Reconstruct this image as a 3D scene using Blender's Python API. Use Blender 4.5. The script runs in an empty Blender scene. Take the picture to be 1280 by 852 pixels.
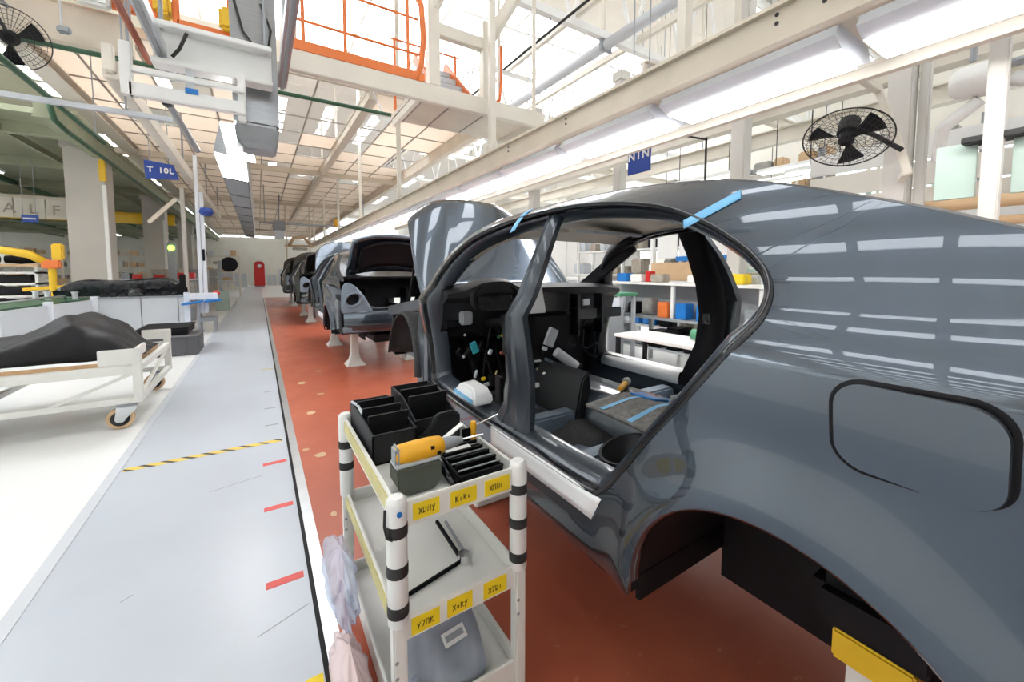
import bpy, bmesh, math, random
from mathutils import Vector, Matrix, Euler
from mathutils.geometry import delaunay_2d_cdt
random.seed(7)
S = bpy.context.scene
COL = S.collection
PI = math.pi

# ---------------------------------------------------------------- camera
FPX, PITCH, CAMH = 500.0, math.radians(3.8), 1.6
PY = 338 + FPX * math.tan(PITCH)
YAW = math.atan((640 - 323) / FPX * math.cos(PITCH))
cam_d = bpy.data.cameras.new('camera')
cam_d.sensor_fit = 'HORIZONTAL'
cam_d.sensor_width = 36.0
cam_d.lens = 36.0 * FPX / 1280.0
cam_d.shift_y = -(426 - PY) / 1280.0
cam_d.clip_start = 0.02
cam_d.clip_end = 300
cam = bpy.data.objects.new('camera', cam_d)
cam.location = (0, 0, CAMH)
cam.rotation_euler = (PI / 2 - PITCH, 0, -YAW)
COL.objects.link(cam)
S.camera = cam

# ---------------------------------------------------------------- sky and exposure
w = bpy.data.worlds.new('sky')
S.world = w
w.use_nodes = True
nb = w.node_tree.nodes['Background']
nb.inputs[0].default_value = (0.93, 0.965, 1.0, 1)
nb.inputs[1].default_value = 7.0
S.view_settings.view_transform = 'Standard'
S.view_settings.look = 'None'
S.view_settings.gamma = 1.0
S.view_settings.use_curve_mapping = False
S.view_settings.exposure = 0.32
LAMP_E = 14.0

# ---------------------------------------------------------------- materials
MATS = {}
def mat(name, col, rough=0.5, metal=0.0, var=0.0, vscale=6.0, bump=0.0, bscale=40.0, coat=0.0,
        emit=None, estr=0.0, alpha=1.0, trans=0.0, spec=None, vcol=None, stretch=None):
    if name in MATS: return MATS[name]
    m = bpy.data.materials.new(name); m.use_nodes = True
    nt = m.node_tree; b = nt.nodes['Principled BSDF']
    b.inputs['Base Color'].default_value = (*col, 1)
    b.inputs['Roughness'].default_value = rough
    b.inputs['Metallic'].default_value = metal
    if spec is not None: b.inputs['Specular IOR Level'].default_value = spec
    if coat: b.inputs['Coat Weight'].default_value = coat; b.inputs['Coat Roughness'].default_value = 0.02; b.inputs['Coat IOR'].default_value = 1.6
    if emit: b.inputs['Emission Color'].default_value = (*emit, 1); b.inputs['Emission Strength'].default_value = estr
    if trans: b.inputs['Transmission Weight'].default_value = trans
    if alpha < 1: b.inputs['Alpha'].default_value = alpha
    if var or bump:
        tc = nt.nodes.new('ShaderNodeTexCoord'); src = tc.outputs['Object']
        if stretch:
            mp = nt.nodes.new('ShaderNodeMapping'); mp.inputs['Scale'].default_value = stretch
            nt.links.new(src, mp.inputs[0]); src = mp.outputs[0]
    if var:
        n = nt.nodes.new('ShaderNodeTexNoise'); n.inputs['Scale'].default_value = vscale; n.inputs['Detail'].default_value = 6
        nt.links.new(src, n.inputs['Vector'])
        r = nt.nodes.new('ShaderNodeValToRGB')
        c2 = vcol or tuple(max(0, c * (1 - var)) for c in col)
        r.color_ramp.elements[0].position = 0.3; r.color_ramp.elements[0].color = (*c2, 1)
        r.color_ramp.elements[1].position = 0.7; r.color_ramp.elements[1].color = (*[min(1, c * (1 + var * .35)) for c in col], 1)
        nt.links.new(n.outputs['Fac'], r.inputs[0]); nt.links.new(r.outputs[0], b.inputs['Base Color'])
    if bump:
        n2 = nt.nodes.new('ShaderNodeTexNoise'); n2.inputs['Scale'].default_value = bscale; n2.inputs['Detail'].default_value = 4
        nt.links.new(src, n2.inputs['Vector'])
        bp = nt.nodes.new('ShaderNodeBump'); bp.inputs['Strength'].default_value = bump; bp.inputs['Distance'].default_value = 0.01
        nt.links.new(n2.outputs['Fac'], bp.inputs['Height']); nt.links.new(bp.outputs[0], b.inputs['Normal'])
    MATS[name] = m
    return m

M = dict(
    floor=mat('epoxy floor', (.80, .81, .80), .28, var=.05, vscale=1.2),
    walk=mat('walkway vinyl', (.50, .54, .60), .30, var=.05, vscale=1.5, bump=.03, bscale=90),
    alu=mat('aluminium', (.62, .65, .68), .32, .85, var=.08, vscale=9),
    steel=mat('brushed steel', (.36, .37, .38), .28, .95, var=.12, vscale=5, stretch=(1, 1, 14)),
    cream=mat('cream paint', (.74, .69, .60), .45, var=.06, vscale=3),
    beige=mat('beige beam paint', (.66, .58, .47), .5, var=.1, vscale=2.5),
    white=mat('white paint', (.80, .80, .78), .4, var=.03, vscale=4),
    offwhite=mat('off white enamel', (.74, .74, .70), .35, var=.06, vscale=7),
    coolwhite=mat('cool white enamel', (.74, .78, .84), .4, var=.03, vscale=5),
    tile=mat('ceiling board', (.80, .74, .67), .8, var=.05, vscale=2),
    tilegap=mat('ceiling grid', (.36, .31, .26), .6),
    lgrey=mat('light grey panel', (.56, .59, .63), .4, var=.04, vscale=2),
    mgrey=mat('mid grey paint', (.30, .32, .34), .45, var=.06, vscale=4),
    dgrey=mat('dark grey plastic', (.018, .019, .022), .5, spec=.3, var=.15, vscale=20, bump=.1, bscale=300),
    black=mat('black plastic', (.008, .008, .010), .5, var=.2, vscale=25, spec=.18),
    blackgloss=mat('black gloss trim', (.012, .014, .018), .16, var=.1, vscale=9),
    blackcloth=mat('black sheet', (.007, .007, .010), .5, var=.3, vscale=5, bump=.5, bscale=6, spec=.3),
    paint=mat('car paint grey', (.064, .085, .113), .22, .80, coat=1.0, var=.02, vscale=400),
    paintblack=mat('car paint black', (.012, .013, .015), .28, .4, coat=1.0),
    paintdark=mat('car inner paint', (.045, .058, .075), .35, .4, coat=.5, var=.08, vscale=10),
    primer=mat('blue grey primer', (.20, .25, .31), .42, .3, var=.12, vscale=9),
    felt=mat('grey felt', (.055, .056, .058), .95, var=.4, vscale=60, bump=.5, bscale=120),
    blanket=mat('grey blanket', (.25, .24, .23), .95, var=.35, vscale=40, bump=.5, bscale=160),
    headliner=mat('headliner cloth', (.72, .65, .55), .9, var=.06, vscale=30, bump=.1, bscale=400),
    filmw=mat('white protective film', (.86, .87, .88), .35, var=.02, vscale=12),
    tapeb=mat('light blue tape', (.20, .52, .83), .55, var=.08, vscale=30),
    blue=mat('blue enamel', (.015, .06, .33), .4, var=.06, vscale=8),
    blue2=mat('bright blue plastic', (.01, .18, .55), .4, var=.1, vscale=8),
    orange=mat('orange enamel', (.80, .20, .045), .45, var=.08, vscale=5),
    yellow=mat('yellow enamel', (.80, .50, .02), .4, var=.08, vscale=7),
    yellowpale=mat('pale yellow edging', (.62, .55, .25), .5, var=.12, vscale=16),
    labely=mat('yellow label', (.86, .63, .015), .5, var=.06, vscale=14),
    drillo=mat('amber plastic', (.85, .42, .015), .38, var=.08, vscale=30),
    olive=mat('olive grey rubber', (.075, .085, .065), .55, var=.2, vscale=12),
    green=mat('dark green paint', (.03, .10, .05), .45, var=.1, vscale=8),
    green2=mat('bench green', (.07, .26, .14), .5, var=.1, vscale=8),
    red=mat('red enamel', (.62, .02, .02), .35, var=.06, vscale=5),
    redtape=mat('red floor tape', (.70, .09, .08), .5, var=.1, vscale=20),
    rust=mat('red oxide paint', (.35, .09, .04), .5, var=.15, vscale=6),
    wood=mat('plywood', (.58, .37, .19), .6, var=.25, vscale=10, stretch=(1, 8, 8)),
    tan=mat('tan pipe paint', (.62, .42, .24), .5, var=.12, vscale=4),
    greyfl=mat('grey carton', (.10, .10, .11), .6, var=.15, vscale=8),
    rubber=mat('black rubber', (.02, .02, .02), .7),
    teal=mat('teal plastic', (.03, .34, .40), .45),
    mezz=mat('mezzanine underside', (.34, .36, .25), .7, var=.12, vscale=2),
    column=mat('column plaster', (.50, .47, .43), .6, var=.06, vscale=2),
    colw=mat('column white', (.62, .60, .56), .5, var=.05, vscale=2),
    roofb=mat('roof boarding', (.78, .73, .66), .7, var=.06, vscale=1.5),
    wall=mat('wall plaster', (.80, .77, .70), .7, var=.06, vscale=1),
    paleg=mat('pale green board', (.42, .53, .47), .45, var=.04, vscale=4),
    clutter=mat('storage beige', (.40, .35, .29), .7, var=.25, vscale=9),
    brickg=mat('grey crates', (.33, .32, .30), .7, var=.25, vscale=9),
    lamp=mat('lamp diffuser', (.9, .9, .9), .5, emit=(1, .985, .97), estr=LAMP_E),
    lamp2=mat('pendant diffuser', (.9, .9, .9), .5, emit=(1, .985, .97), estr=5.0),
    greenlit=mat('green indicator', (.1, .8, .1), .4, emit=(.45, 1, .1), estr=2.5),
    chrome=mat('bright metal', (.75, .76, .78), .15, 1.0),
)
def mix_transparent(name, col, rough, tfac, trans_col=(1, 1, 1)):
    m = bpy.data.materials.new(name); m.use_nodes = True
    nt = m.node_tree; b = nt.nodes['Principled BSDF']
    b.inputs['Base Color'].default_value = (*col, 1); b.inputs['Roughness'].default_value = rough
    t = nt.nodes.new('ShaderNodeBsdfTransparent'); t.inputs[0].default_value = (*trans_col, 1)
    mx = nt.nodes.new('ShaderNodeMixShader'); mx.inputs[0].default_value = tfac
    nt.links.new(b.outputs[0], mx.inputs[1]); nt.links.new(t.outputs[0], mx.inputs[2])
    nt.links.new(mx.outputs[0], nt.nodes['Material Output'].inputs[0])
    MATS[name] = m
    return m
M['pane'] = mix_transparent('skylight pane', (.9, .92, .95), .15, .86)
M['frost'] = mix_transparent('frosted wall pane', (.85, .87, .88), .3, .42)
M['glass'] = mix_transparent('window pane', (.75, .8, .78), .08, .80, (.93, .97, .94))
M['bag'] = mix_transparent('clear plastic bag', (.75, .80, .92), .18, .55, (.90, .93, 1))
M['wrap'] = mix_transparent('clear wrap', (.7, .75, .85), .12, .80, (.93, .95, 1))
M['bagp'] = mix_transparent('pinkish plastic bag', (.90, .74, .74), .25, .30, (1, .93, .93))
def translucent(m, f, col):
    nt = m.node_tree; b = nt.nodes['Principled BSDF']; t = nt.nodes.new('ShaderNodeBsdfTranslucent'); t.inputs[0].default_value = (*col, 1)
    mx = nt.nodes.new('ShaderNodeMixShader'); mx.inputs[0].default_value = f
    nt.links.new(b.outputs[0], mx.inputs[1]); nt.links.new(t.outputs[0], mx.inputs[2]); nt.links.new(mx.outputs[0], nt.nodes['Material Output'].inputs[0])
translucent(M['tile'], .42, (.92, .82, .72))
M['mesh'] = mix_transparent('fan guard gauze', (.03, .03, .03), .5, .55)

def red_floor():
    m = mat('red floor paint', (.44, .105, .055), .30)
    nt = m.node_tree; b = nt.nodes['Principled BSDF']
    tc = nt.nodes.new('ShaderNodeTexCoord')
    def noise(sc, det=5):
        n = nt.nodes.new('ShaderNodeTexNoise'); n.inputs['Scale'].default_value = sc; n.inputs['Detail'].default_value = det
        nt.links.new(tc.outputs['Object'], n.inputs['Vector']); return n
    n = noise(1.6); r = nt.nodes.new('ShaderNodeValToRGB')
    r.color_ramp.elements[0].position = .3; r.color_ramp.elements[0].color = (.40, .088, .047, 1)
    r.color_ramp.elements[1].position = .7; r.color_ramp.elements[1].color = (.50, .132, .072, 1)
    nt.links.new(n.outputs['Fac'], r.inputs[0])
    n2 = noise(26, 8); r2 = nt.nodes.new('ShaderNodeValToRGB')
    r2.color_ramp.elements[0].position = .66; r2.color_ramp.elements[1].position = .74
    r2.color_ramp.elements[0].color = (0, 0, 0, 1); r2.color_ramp.elements[1].color = (.55, .55, .55, 1)
    nt.links.new(n2.outputs['Fac'], r2.inputs[0])
    mx = nt.nodes.new('ShaderNodeMixRGB'); mx.inputs[2].default_value = (.58, .26, .17, 1)
    nt.links.new(r2.outputs[0], mx.inputs[0]); nt.links.new(r.outputs[0], mx.inputs[1])
    nt.links.new(mx.outputs[0], b.inputs['Base Color'])
    n3 = noise(3); mr = nt.nodes.new('ShaderNodeMapRange')
    mr.inputs[3].default_value = .22; mr.inputs[4].default_value = .45
    nt.links.new(n3.outputs['Fac'], mr.inputs[0]); nt.links.new(mr.outputs[0], b.inputs['Roughness'])
    return m
M['redfloor'] = red_floor()

def stripes(name, c1, c2, scale, axis=0, skew=1.0, duty=.6):
    m = mat(name, c1, .5); nt = m.node_tree; b = nt.nodes['Principled BSDF']
    tc = nt.nodes.new('ShaderNodeTexCoord'); sp = nt.nodes.new('ShaderNodeSeparateXYZ')
    nt.links.new(tc.outputs['Object'], sp.inputs[0])
    a = nt.nodes.new('ShaderNodeMath'); a.operation = 'MULTIPLY'; a.inputs[1].default_value = skew
    nt.links.new(sp.outputs[1 - axis], a.inputs[0])
    s = nt.nodes.new('ShaderNodeMath'); s.operation = 'ADD'
    nt.links.new(sp.outputs[axis], s.inputs[0]); nt.links.new(a.outputs[0], s.inputs[1])
    k = nt.nodes.new('ShaderNodeMath'); k.operation = 'MULTIPLY'; k.inputs[1].default_value = scale
    nt.links.new(s.outputs[0], k.inputs[0])
    fr = nt.nodes.new('ShaderNodeMath'); fr.operation = 'FRACT'; nt.links.new(k.outputs[0], fr.inputs[0])
    g = nt.nodes.new('ShaderNodeMath'); g.operation = 'GREATER_THAN'; g.inputs[1].default_value = duty
    nt.links.new(fr.outputs[0], g.inputs[0])
    mx = nt.nodes.new('ShaderNodeMixRGB'); mx.inputs[1].default_value = (*c1, 1); mx.inputs[2].default_value = (*c2, 1)
    nt.links.new(g.outputs[0], mx.inputs[0]); nt.links.new(mx.outputs[0], b.inputs['Base Color'])
    return m
M['hazard'] = stripes('hazard tape', (.80, .58, .10), (.03, .03, .03), 7.4, 0, 1.2, .68)

# ---------------------------------------------------------------- geometry helpers
OFF = {}
class MB:
    def __init__(s): s.v = []; s.f = []
    def add(s, vs, fs):
        n = len(s.v); s.v += [tuple(v) for v in vs]; s.f += [tuple(i + n for i in f) for f in fs]; return s
    def box(s, x0, x1, y0, y1, z0, z1):
        return s.add([(x0,y0,z0),(x1,y0,z0),(x1,y1,z0),(x0,y1,z0),(x0,y0,z1),(x1,y0,z1),(x1,y1,z1),(x0,y1,z1)],
                     [(3,2,1,0),(4,5,6,7),(0,1,5,4),(1,2,6,5),(2,3,7,6),(3,0,4,7)])
    def obox(s, c, sz, rot=(0,0,0)):
        m = Euler(rot).to_matrix(); c = Vector(c); h = Vector(sz) / 2
        vs = [c + m @ Vector((a*h.x, b*h.y, d*h.z)) for d in (-1,1) for a, b in ((-1,-1),(1,-1),(1,1),(-1,1))]
        return s.add(vs, [(3,2,1,0),(4,5,6,7),(0,1,5,4),(1,2,6,5),(2,3,7,6),(3,0,4,7)])
    def beam(s, p, q, w, h, up=(0,0,1)):
        p, q, up = Vector(p), Vector(q), Vector(up); d = (q - p).normalized()
        if abs(d.dot(up)) > .99: up = Vector((0, 1, 0))
        r = d.cross(up).normalized(); u = r.cross(d)
        vs = [a + r*i*w/2 + u*j*h/2 for a in (p, q) for i, j in ((-1,-1),(1,-1),(1,1),(-1,1))]
        return s.add(vs, [(0,1,2,3),(7,6,5,4),(0,4,5,1),(1,5,6,2),(2,6,7,3),(3,7,4,0)])
    def ibeam(s, p, q, w, h, t=.02, up=(0,0,1)):
        p, q, up = Vector(p), Vector(q), Vector(up); d = (q-p).normalized(); r = d.cross(up).normalized(); u = r.cross(d)
        for k in (-1, 1): s.beam(p + u*k*(h-t)/2, q + u*k*(h-t)/2, w, t, u)
        return s.beam(p, q, t, h - 2*t, u)
    def tube(s, p, q, r, n=10, r2=None, cap=True):
        p, q = Vector(p), Vector(q); d = (q - p).normalized(); r2 = r if r2 is None else r2
        a = Vector((0,0,1)) if abs(d.z) < .9 else Vector((1,0,0))
        x = d.cross(a).normalized(); y = x.cross(d)
        vs = [c + (x*math.cos(2*PI*i/n) + y*math.sin(2*PI*i/n))*rr for c, rr in ((p, r), (q, r2)) for i in range(n)]
        fs = [(i, (i+1) % n, n + (i+1) % n, n + i) for i in range(n)]
        if cap: fs += [tuple(range(n-1, -1, -1)), tuple(range(n, 2*n))]
        return s.add(vs, fs)
    def path(s, pts, r, n=8, closed=False):
        pts = [Vector(p) for p in pts]; N = len(pts); rings = []; x = None
        for i, p in enumerate(pts):
            a = pts[i-1] if (i > 0 or closed) else p; b = pts[(i+1) % N] if (i < N-1 or closed) else p
            d = (b - a).normalized()
            if x is None:
                t = Vector((0,0,1)) if abs(d.z) < .9 else Vector((1,0,0)); x = d.cross(t).normalized()
            else: x = (x - d * x.dot(d)).normalized()
            y = d.cross(x); rr = r[i] if isinstance(r, (list, tuple)) else r
            rings.append([p + (x*math.cos(2*PI*k/n) + y*math.sin(2*PI*k/n))*rr for k in range(n)])
        vs = [v for g in rings for v in g]; fs = []
        for i in range(N if closed else N-1):
            j = (i+1) % N
            fs += [(i*n+k, i*n+(k+1) % n, j*n+(k+1) % n, j*n+k) for k in range(n)]
        if not closed: fs += [tuple(range(n-1,-1,-1)), tuple(range((N-1)*n, N*n))]
        return s.add(vs, fs)
    def grid(s, rows, close=False):
        n = len(rows[0]); vs = [p for r in rows for p in r]; fs = []
        for i in range(len(rows)-1):
            for j in range(n if close else n-1):
                k = (j+1) % n; fs.append((i*n+j, i*n+k, (i+1)*n+k, (i+1)*n+j))
        return s.add(vs, fs)
    def loft(s, rows, cap=True):
        n = len(rows[0]); o = len(s.v); s.grid(rows, True)
        if cap: s.f += [tuple(o+i for i in range(n-1,-1,-1)), tuple(o+(len(rows)-1)*n+i for i in range(n))]
        return s
    def lathe(s, prof, c=(0,0,0), axis='Z', n=20):
        rows = []
        for r, h in prof:
            g = []
            for k in range(n):
                a = 2*PI*k/n; x, y = r*math.cos(a), r*math.sin(a)
                v = {'Z': (x, y, h), 'Y': (x, h, y), 'X': (h, x, y)}[axis]
                g.append((c[0]+v[0], c[1]+v[1], c[2]+v[2]))
            rows.append(g)
        return s.loft(rows)
    def prism(s, poly, a, b, axis='Y'):
        def P(u, w, h): return {'Y': (u, h, w), 'X': (h, u, w), 'Z': (u, w, h)}[axis]
        n = len(poly)
        return s.add([P(u, w, a) for u, w in poly] + [P(u, w, b) for u, w in poly],
                     [tuple(range(n)), tuple(range(2*n-1, n-1, -1))] + [(i, n+i, n+(i+1) % n, (i+1) % n) for i in range(n)])
    def build(s, name, m, parent=None, smooth=False, bevel=0, local=False, solid=0, seg=2, sub=0, fixn=True):
        off = Vector((0,0,0)) if (local or parent is None) else OFF.get(parent.name, Vector((0,0,0)))
        me = bpy.data.meshes.new(name)
        me.from_pydata([Vector(v) - off for v in s.v], [], s.f)
        if fixn or bevel:
            bm = bmesh.new(); bm.from_mesh(me)
            if fixn: bmesh.ops.recalc_face_normals(bm, faces=bm.faces)
            if bevel:
                es = [e for e in bm.edges if len(e.link_faces) == 2 and e.calc_face_angle(0) > .5]
                bmesh.ops.bevel(bm, geom=es, offset=bevel, segments=seg, affect='EDGES', clamp_overlap=True)
            bm.to_mesh(me); bm.free()
        me.materials.append(M[m] if isinstance(m, str) else m)
        o = bpy.data.objects.new(name, me); COL.objects.link(o)
        if parent is not None:
            o.parent = parent
            OFF[o.name] = OFF.get(parent.name, Vector((0,0,0))) if not local else Vector((0,0,0))
        if smooth: me.shade_smooth()
        elif bevel: me.set_sharp_from_angle(angle=.6); 
        if bevel or smooth == 'auto':
            me.shade_smooth(); me.set_sharp_from_angle(angle=.7)
        if solid:
            md = o.modifiers.new('thick', 'SOLIDIFY'); md.thickness = solid; md.offset = 0
        if sub:
            md = o.modifiers.new('sub', 'SUBSURF'); md.levels = sub; md.render_levels = sub
        return o
def tag(o, label, cat, group=None, kind=None):
    o['label'] = label; o['category'] = cat
    if group: o['group'] = group
    if kind: o['kind'] = kind
    return o
def struct(o, label=None):
    o['kind'] = 'structure'
    if label: o['label'] = label
    return o
def thing(name, label, cat, loc=(0,0,0), group=None, rz=0.0):
    o = bpy.data.objects.new(name, None); COL.objects.link(o)
    o.empty_display_size = .05; o.location = loc; o.rotation_euler = (0, 0, rz)
    OFF[o.name] = Vector(loc)
    return tag(o, label, cat, group)
def solo(o, loc):
    """move a one-mesh thing's origin to loc"""
    o.data.transform(Matrix.Translation(-Vector(loc))); o.location = loc; OFF[o.name] = Vector(loc); return o
def copy_tree(o, parent=None):
    c = o.copy(); COL.objects.link(c)
    if parent is not None: c.parent = parent
    for ch in o.children: copy_tree(ch, c)
    return c
def text(name, body, size, m, parent, loc, rot, ext=.002, bold=0.0, adv=.72):
    """each letter is a mesh of its own"""
    off = OFF.get(parent.name, Vector((0, 0, 0))); dirx = Euler(rot).to_matrix() @ Vector((1, 0, 0)); n = len(body)
    for i, ch in enumerate(body):
        if ch == ' ': continue
        cu = bpy.data.curves.new(name, 'FONT'); cu.body = ch; cu.size = size; cu.extrude = ext; cu.offset = bold
        cu.align_x = 'CENTER'; cu.align_y = 'CENTER'; cu.resolution_u = 3
        t = bpy.data.objects.new(name, cu); me = bpy.data.meshes.new_from_object(t); me.name = name; bpy.data.objects.remove(t)
        o = bpy.data.objects.new(name, me); COL.objects.link(o); me.materials.clear(); me.materials.append(M[m])
        o.parent = parent; o.location = Vector(loc) - off + dirx*(i - (n-1)/2)*size*adv; o.rotation_euler = rot
def hermite(xs, ys):
    n = len(xs); d = [(ys[i+1]-ys[i])/(xs[i+1]-xs[i]) for i in range(n-1)]
    m = [d[0]] + [0 if d[i-1]*d[i] <= 0 else 2*d[i-1]*d[i]/(d[i-1]+d[i]) for i in range(1, n-1)] + [d[-1]]
    def f(x):
        if x <= xs[0]: return ys[0] + (x-xs[0])*m[0]
        if x >= xs[-1]: return ys[-1] + (x-xs[-1])*m[-1]
        i = 0
        while x > xs[i+1]: i += 1
        h = xs[i+1]-xs[i]; t = (x-xs[i])/h
        return (2*t**3-3*t*t+1)*ys[i] + (t**3-2*t*t+t)*h*m[i] + (-2*t**3+3*t*t)*ys[i+1] + (t**3-t*t)*h*m[i+1]
    return f
def catmull(pts, per=8, closed=True):
    out = []; n = len(pts)
    for i in range(n if closed else n-1):
        if closed: p0, p1, p2, p3 = (Vector(pts[(i+k) % n]) for k in (-1, 0, 1, 2))
        else: p0, p1, p2, p3 = (Vector(pts[min(max(i+k, 0), n-1)]) for k in (-1, 0, 1, 2))
        for j in range(per):
            t = j/per
            out.append(.5*((2*p1) + (p2-p0)*t + (2*p0-5*p1+4*p2-p3)*t*t + (3*p1-p0-3*p2+p3)*t**3))
    if not closed: out.append(Vector(pts[-1]))
    return out
def sstep(a, b, x):
    t = min(1, max(0, (x-a)/(b-a))); return t*t*(3-2*t)
# ================================================================ ground
struct(MB().box(-22, 16, -5, 54, -.12, 0).build('floor', 'floor'), 'white epoxy hall floor')
walk = struct(MB().box(-.985, .165, -4.5, 48, 0, .006).build('walkway', 'walk'), 'blue grey walkway beside the line')
struct(MB().box(-1.05, -.985, -4.5, 48, 0, .010).build('trim_1', 'lgrey'), 'pale edge strip of the walkway')
struct(MB().box(.185, .245, -4.5, 27.7, 0, .016).build('trim_2', 'alu'), 'metal edge strip between walkway and red floor')
struct(MB().box(.165, .185, -4.5, 27.7, 0, .009).build('trim_3', 'black'), 'dark joint beside the metal strip')
lane = struct(MB().box(.245, 3.45, -4.5, 27.7, 0, .012).build('red_floor', 'redfloor'), 'red painted assembly lane')
struct(MB().box(3.45, 3.55, -4.5, 27.7, 0, .016).build('trim_4', 'alu'), 'far metal edge strip of the red lane')
MB().box(-.97, .13, 4.24, 4.31, .006, .0075).build('hazard_tape', 'hazard', walk)
for y in (3.785, 3.05, 2.286): MB().box(-.025, .145, y-.026, y+.026, .006, .0075).build('red_tape', 'redtape', walk)
for y in (4.75, 5.35, 6.1): MB().box(.0, .12, y-.012, y+.012, .006, .007).build('grey_tape', 'mgrey', walk)
MB().box(-.02, .15, 7.5, 7.56, .006, .007).build('pale_tape', 'yellowpale', walk)
MB().box(.10, .16, 1.45, 1.66, .006, .0075).build('yellow_tape', 'labely', walk)
for x0, y0, x1, y1 in ((-.06, 1.98, .15, 2.06), (-.35, 3.52, -.02, 3.60), (-.62, 2.55, -.58, 2.58)): MB().beam((x0, y0, .0062), (x1, y1, .0062), .006, .0008).build('scuff_mark', 'mgrey', walk)
rnd = random.Random(5)
for x, y, sx, sy, mm in ((.40, 2.02, .035, .022, 'lgrey'), (.42, 1.93, .03, .022, 'lgrey'), (.40, 3.72, .05, .05, 'tan'), (.44, 4.9, .05, .06, 'tan'), (.46, 6.3, .06, .07, 'tan'),
                     (.62, 5.6, .05, .04, 'tan'), (.36, 2.75, .02, .03, 'tan'), (.30, 3.9, .03, .03, 'tan'), (.75, 6.9, .05, .06, 'tan')):
    m_ = MB(); m_.add([(x + sx*math.cos(2*PI*k/12)*rnd.uniform(.8, 1.1), y + sy*math.sin(2*PI*k/12)*rnd.uniform(.8, 1.1), .0135) for k in range(12)], [tuple(range(12))])
    m_.build('paint_fleck', mm, lane)

# ================================================================ hall shell
HZ = 8.6
roof = struct(MB().box(-22, 16, -5, -4.9, HZ, HZ+.3).build('roof', 'cream'), 'high shed roof with skylights')
bands = [(-1, 4.5), (9, 14.5), (19, 24), (29, 34), (39, 44)]
edge = [-5.0] + [q for b_ in bands for q in b_] + [54.0]
for i in range(0, len(edge), 2):
    y = edge[i]; n = max(1, int(round((edge[i+1]-y)/1.6))); d = (edge[i+1]-y)/n
    for k in range(n): MB().box(-22, 16, y+k*d+.01, y+(k+1)*d-.01, HZ, HZ+.08).build('roof_board', 'roofb', roof)
for bi, (y0, y1) in enumerate(bands):
    for k in range(20):
        x0 = -22 + 1.9*k
        if bi == 1:
            MB().box(x0+.04, x0+1.86, y0, y1, HZ+.02, HZ+.04).build('skylight', 'pane', roof); MB().box(x0-.04, x0+.04, y0, y1, HZ-.04, HZ+.08).build('glazing_bar', 'white', roof)
        else:
            # long narrow rooflights with boarding between them
            MB().box(x0+.46, x0+1.9, y0, y1, HZ, HZ+.08).build('roof_board', 'roofb', roof)
            for q in range(3):
                a = y0 + (y1-y0)*q/3; b_ = y0 + (y1-y0)*(q+1)/3
                MB().box(x0, x0+.46, a+.12, b_-.12, HZ+.02, HZ+.04).build('skylight', 'pane', roof)
                MB().box(x0, x0+.46, a-.12 if q else a, a+.12, HZ, HZ+.08).build('glazing_bar', 'roofb', roof)
            MB().box(x0, x0+.46, y1-.12, y1, HZ, HZ+.08).build('glazing_bar', 'roofb', roof)
def glazed_wall(name, axis, pos, a0, a1, sill, head, top, nx, label, sgn=1):
    t = .2
    mb = MB()
    def bx(a, b, z0, z1, d0=0, d1=t):
        lo, hi = sorted((pos + sgn*d0, pos + sgn*d1))
        return (mb.box(lo, hi, a, b, z0, z1) if axis == 'X' else mb.box(a, b, lo, hi, z0, z1))
    bx(a0, a1, 0, sill); bx(a0, a1, head, top)
    o = struct(mb.build(name, 'wall'), label)
    st = (a1-a0)/nx
    for i in range(nx+1):
        mb = MB(); bx(a0+i*st-.06 if i else a0, a0+i*st+.06 if i < nx else a1, sill, head, .05, .15); mb.build('mullion', 'white', o)
    for z in [sill + (head-sill)*q/3 for q in range(1, 3)]:
        mb = MB(); bx(a0, a1, z-.04, z+.04, .06, .14); mb.build('transom', 'white', o)
    for i in range(nx):
        mb = MB(); bx(a0+i*st+.06, a0+(i+1)*st-.06, sill, head, .09, .11); mb.build('pane', 'frost', o)
    return o
glazed_wall('wall_right', 'X', 16, -5, 54, 2.2, 5.2, HZ, 20, 'far glazed wall beyond the workbenches')
glazed_wall('wall_left', 'X', -22, -5, 54, 2.6, 4.4, HZ, 20, 'windowed side wall of the green-ceilinged bay', -1)
glazed_wall('wall_front', 'Y', -5, -22, 16, 4.4, 7.4, HZ, 13, 'windowed end wall behind the viewer', -1)
glazed_wall('wall_back', 'Y', 54, -22, 16, 5.3, 8.2, HZ, 13, 'pale end wall far down the hall')
# ================================================================ cars on the line
CX = 1.805                                   # centre line of the cars
ZS = [.54, .58, .62, .68, .76, .85, 1.0, 1.2, 1.36, 1.412, 1.437, 1.50, 1.60, 1.70, 1.80, 1.86, 1.91, 1.95]
XS = [1.00, .966, .952, .946, .945, .944, .936, .908, .878, .874, .888, .936, .986, 1.043, 1.112, 1.165, 1.225, 1.30]
side_prof = hermite(ZS, XS)
AY, AZ, AR = .40, .665, .38                  # rear wheel arch
def side_x(y, z):
    x = side_prof(z)
    if y < .35: x += .10 * ((.35 - y) / .9) ** 2 * (1 + .6 * sstep(1.2, 1.6, z))
    if y > 2.0: x += .05 * ((y - 2.0) / .7) ** 2
    r = math.hypot(y - AY, z - AZ)
    if z > .5: x -= .034 * math.exp(-((r - .390) / .11) ** 2)
    return x
def side_n(y, z):
    e = .004
    dy = (side_x(y + e, z) - side_x(y - e, z)) / (2 * e); dz = (side_x(y, z + e) - side_x(y, z - e)) / (2 * e)
    return Vector((-1, dy, dz)).normalized()
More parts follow.
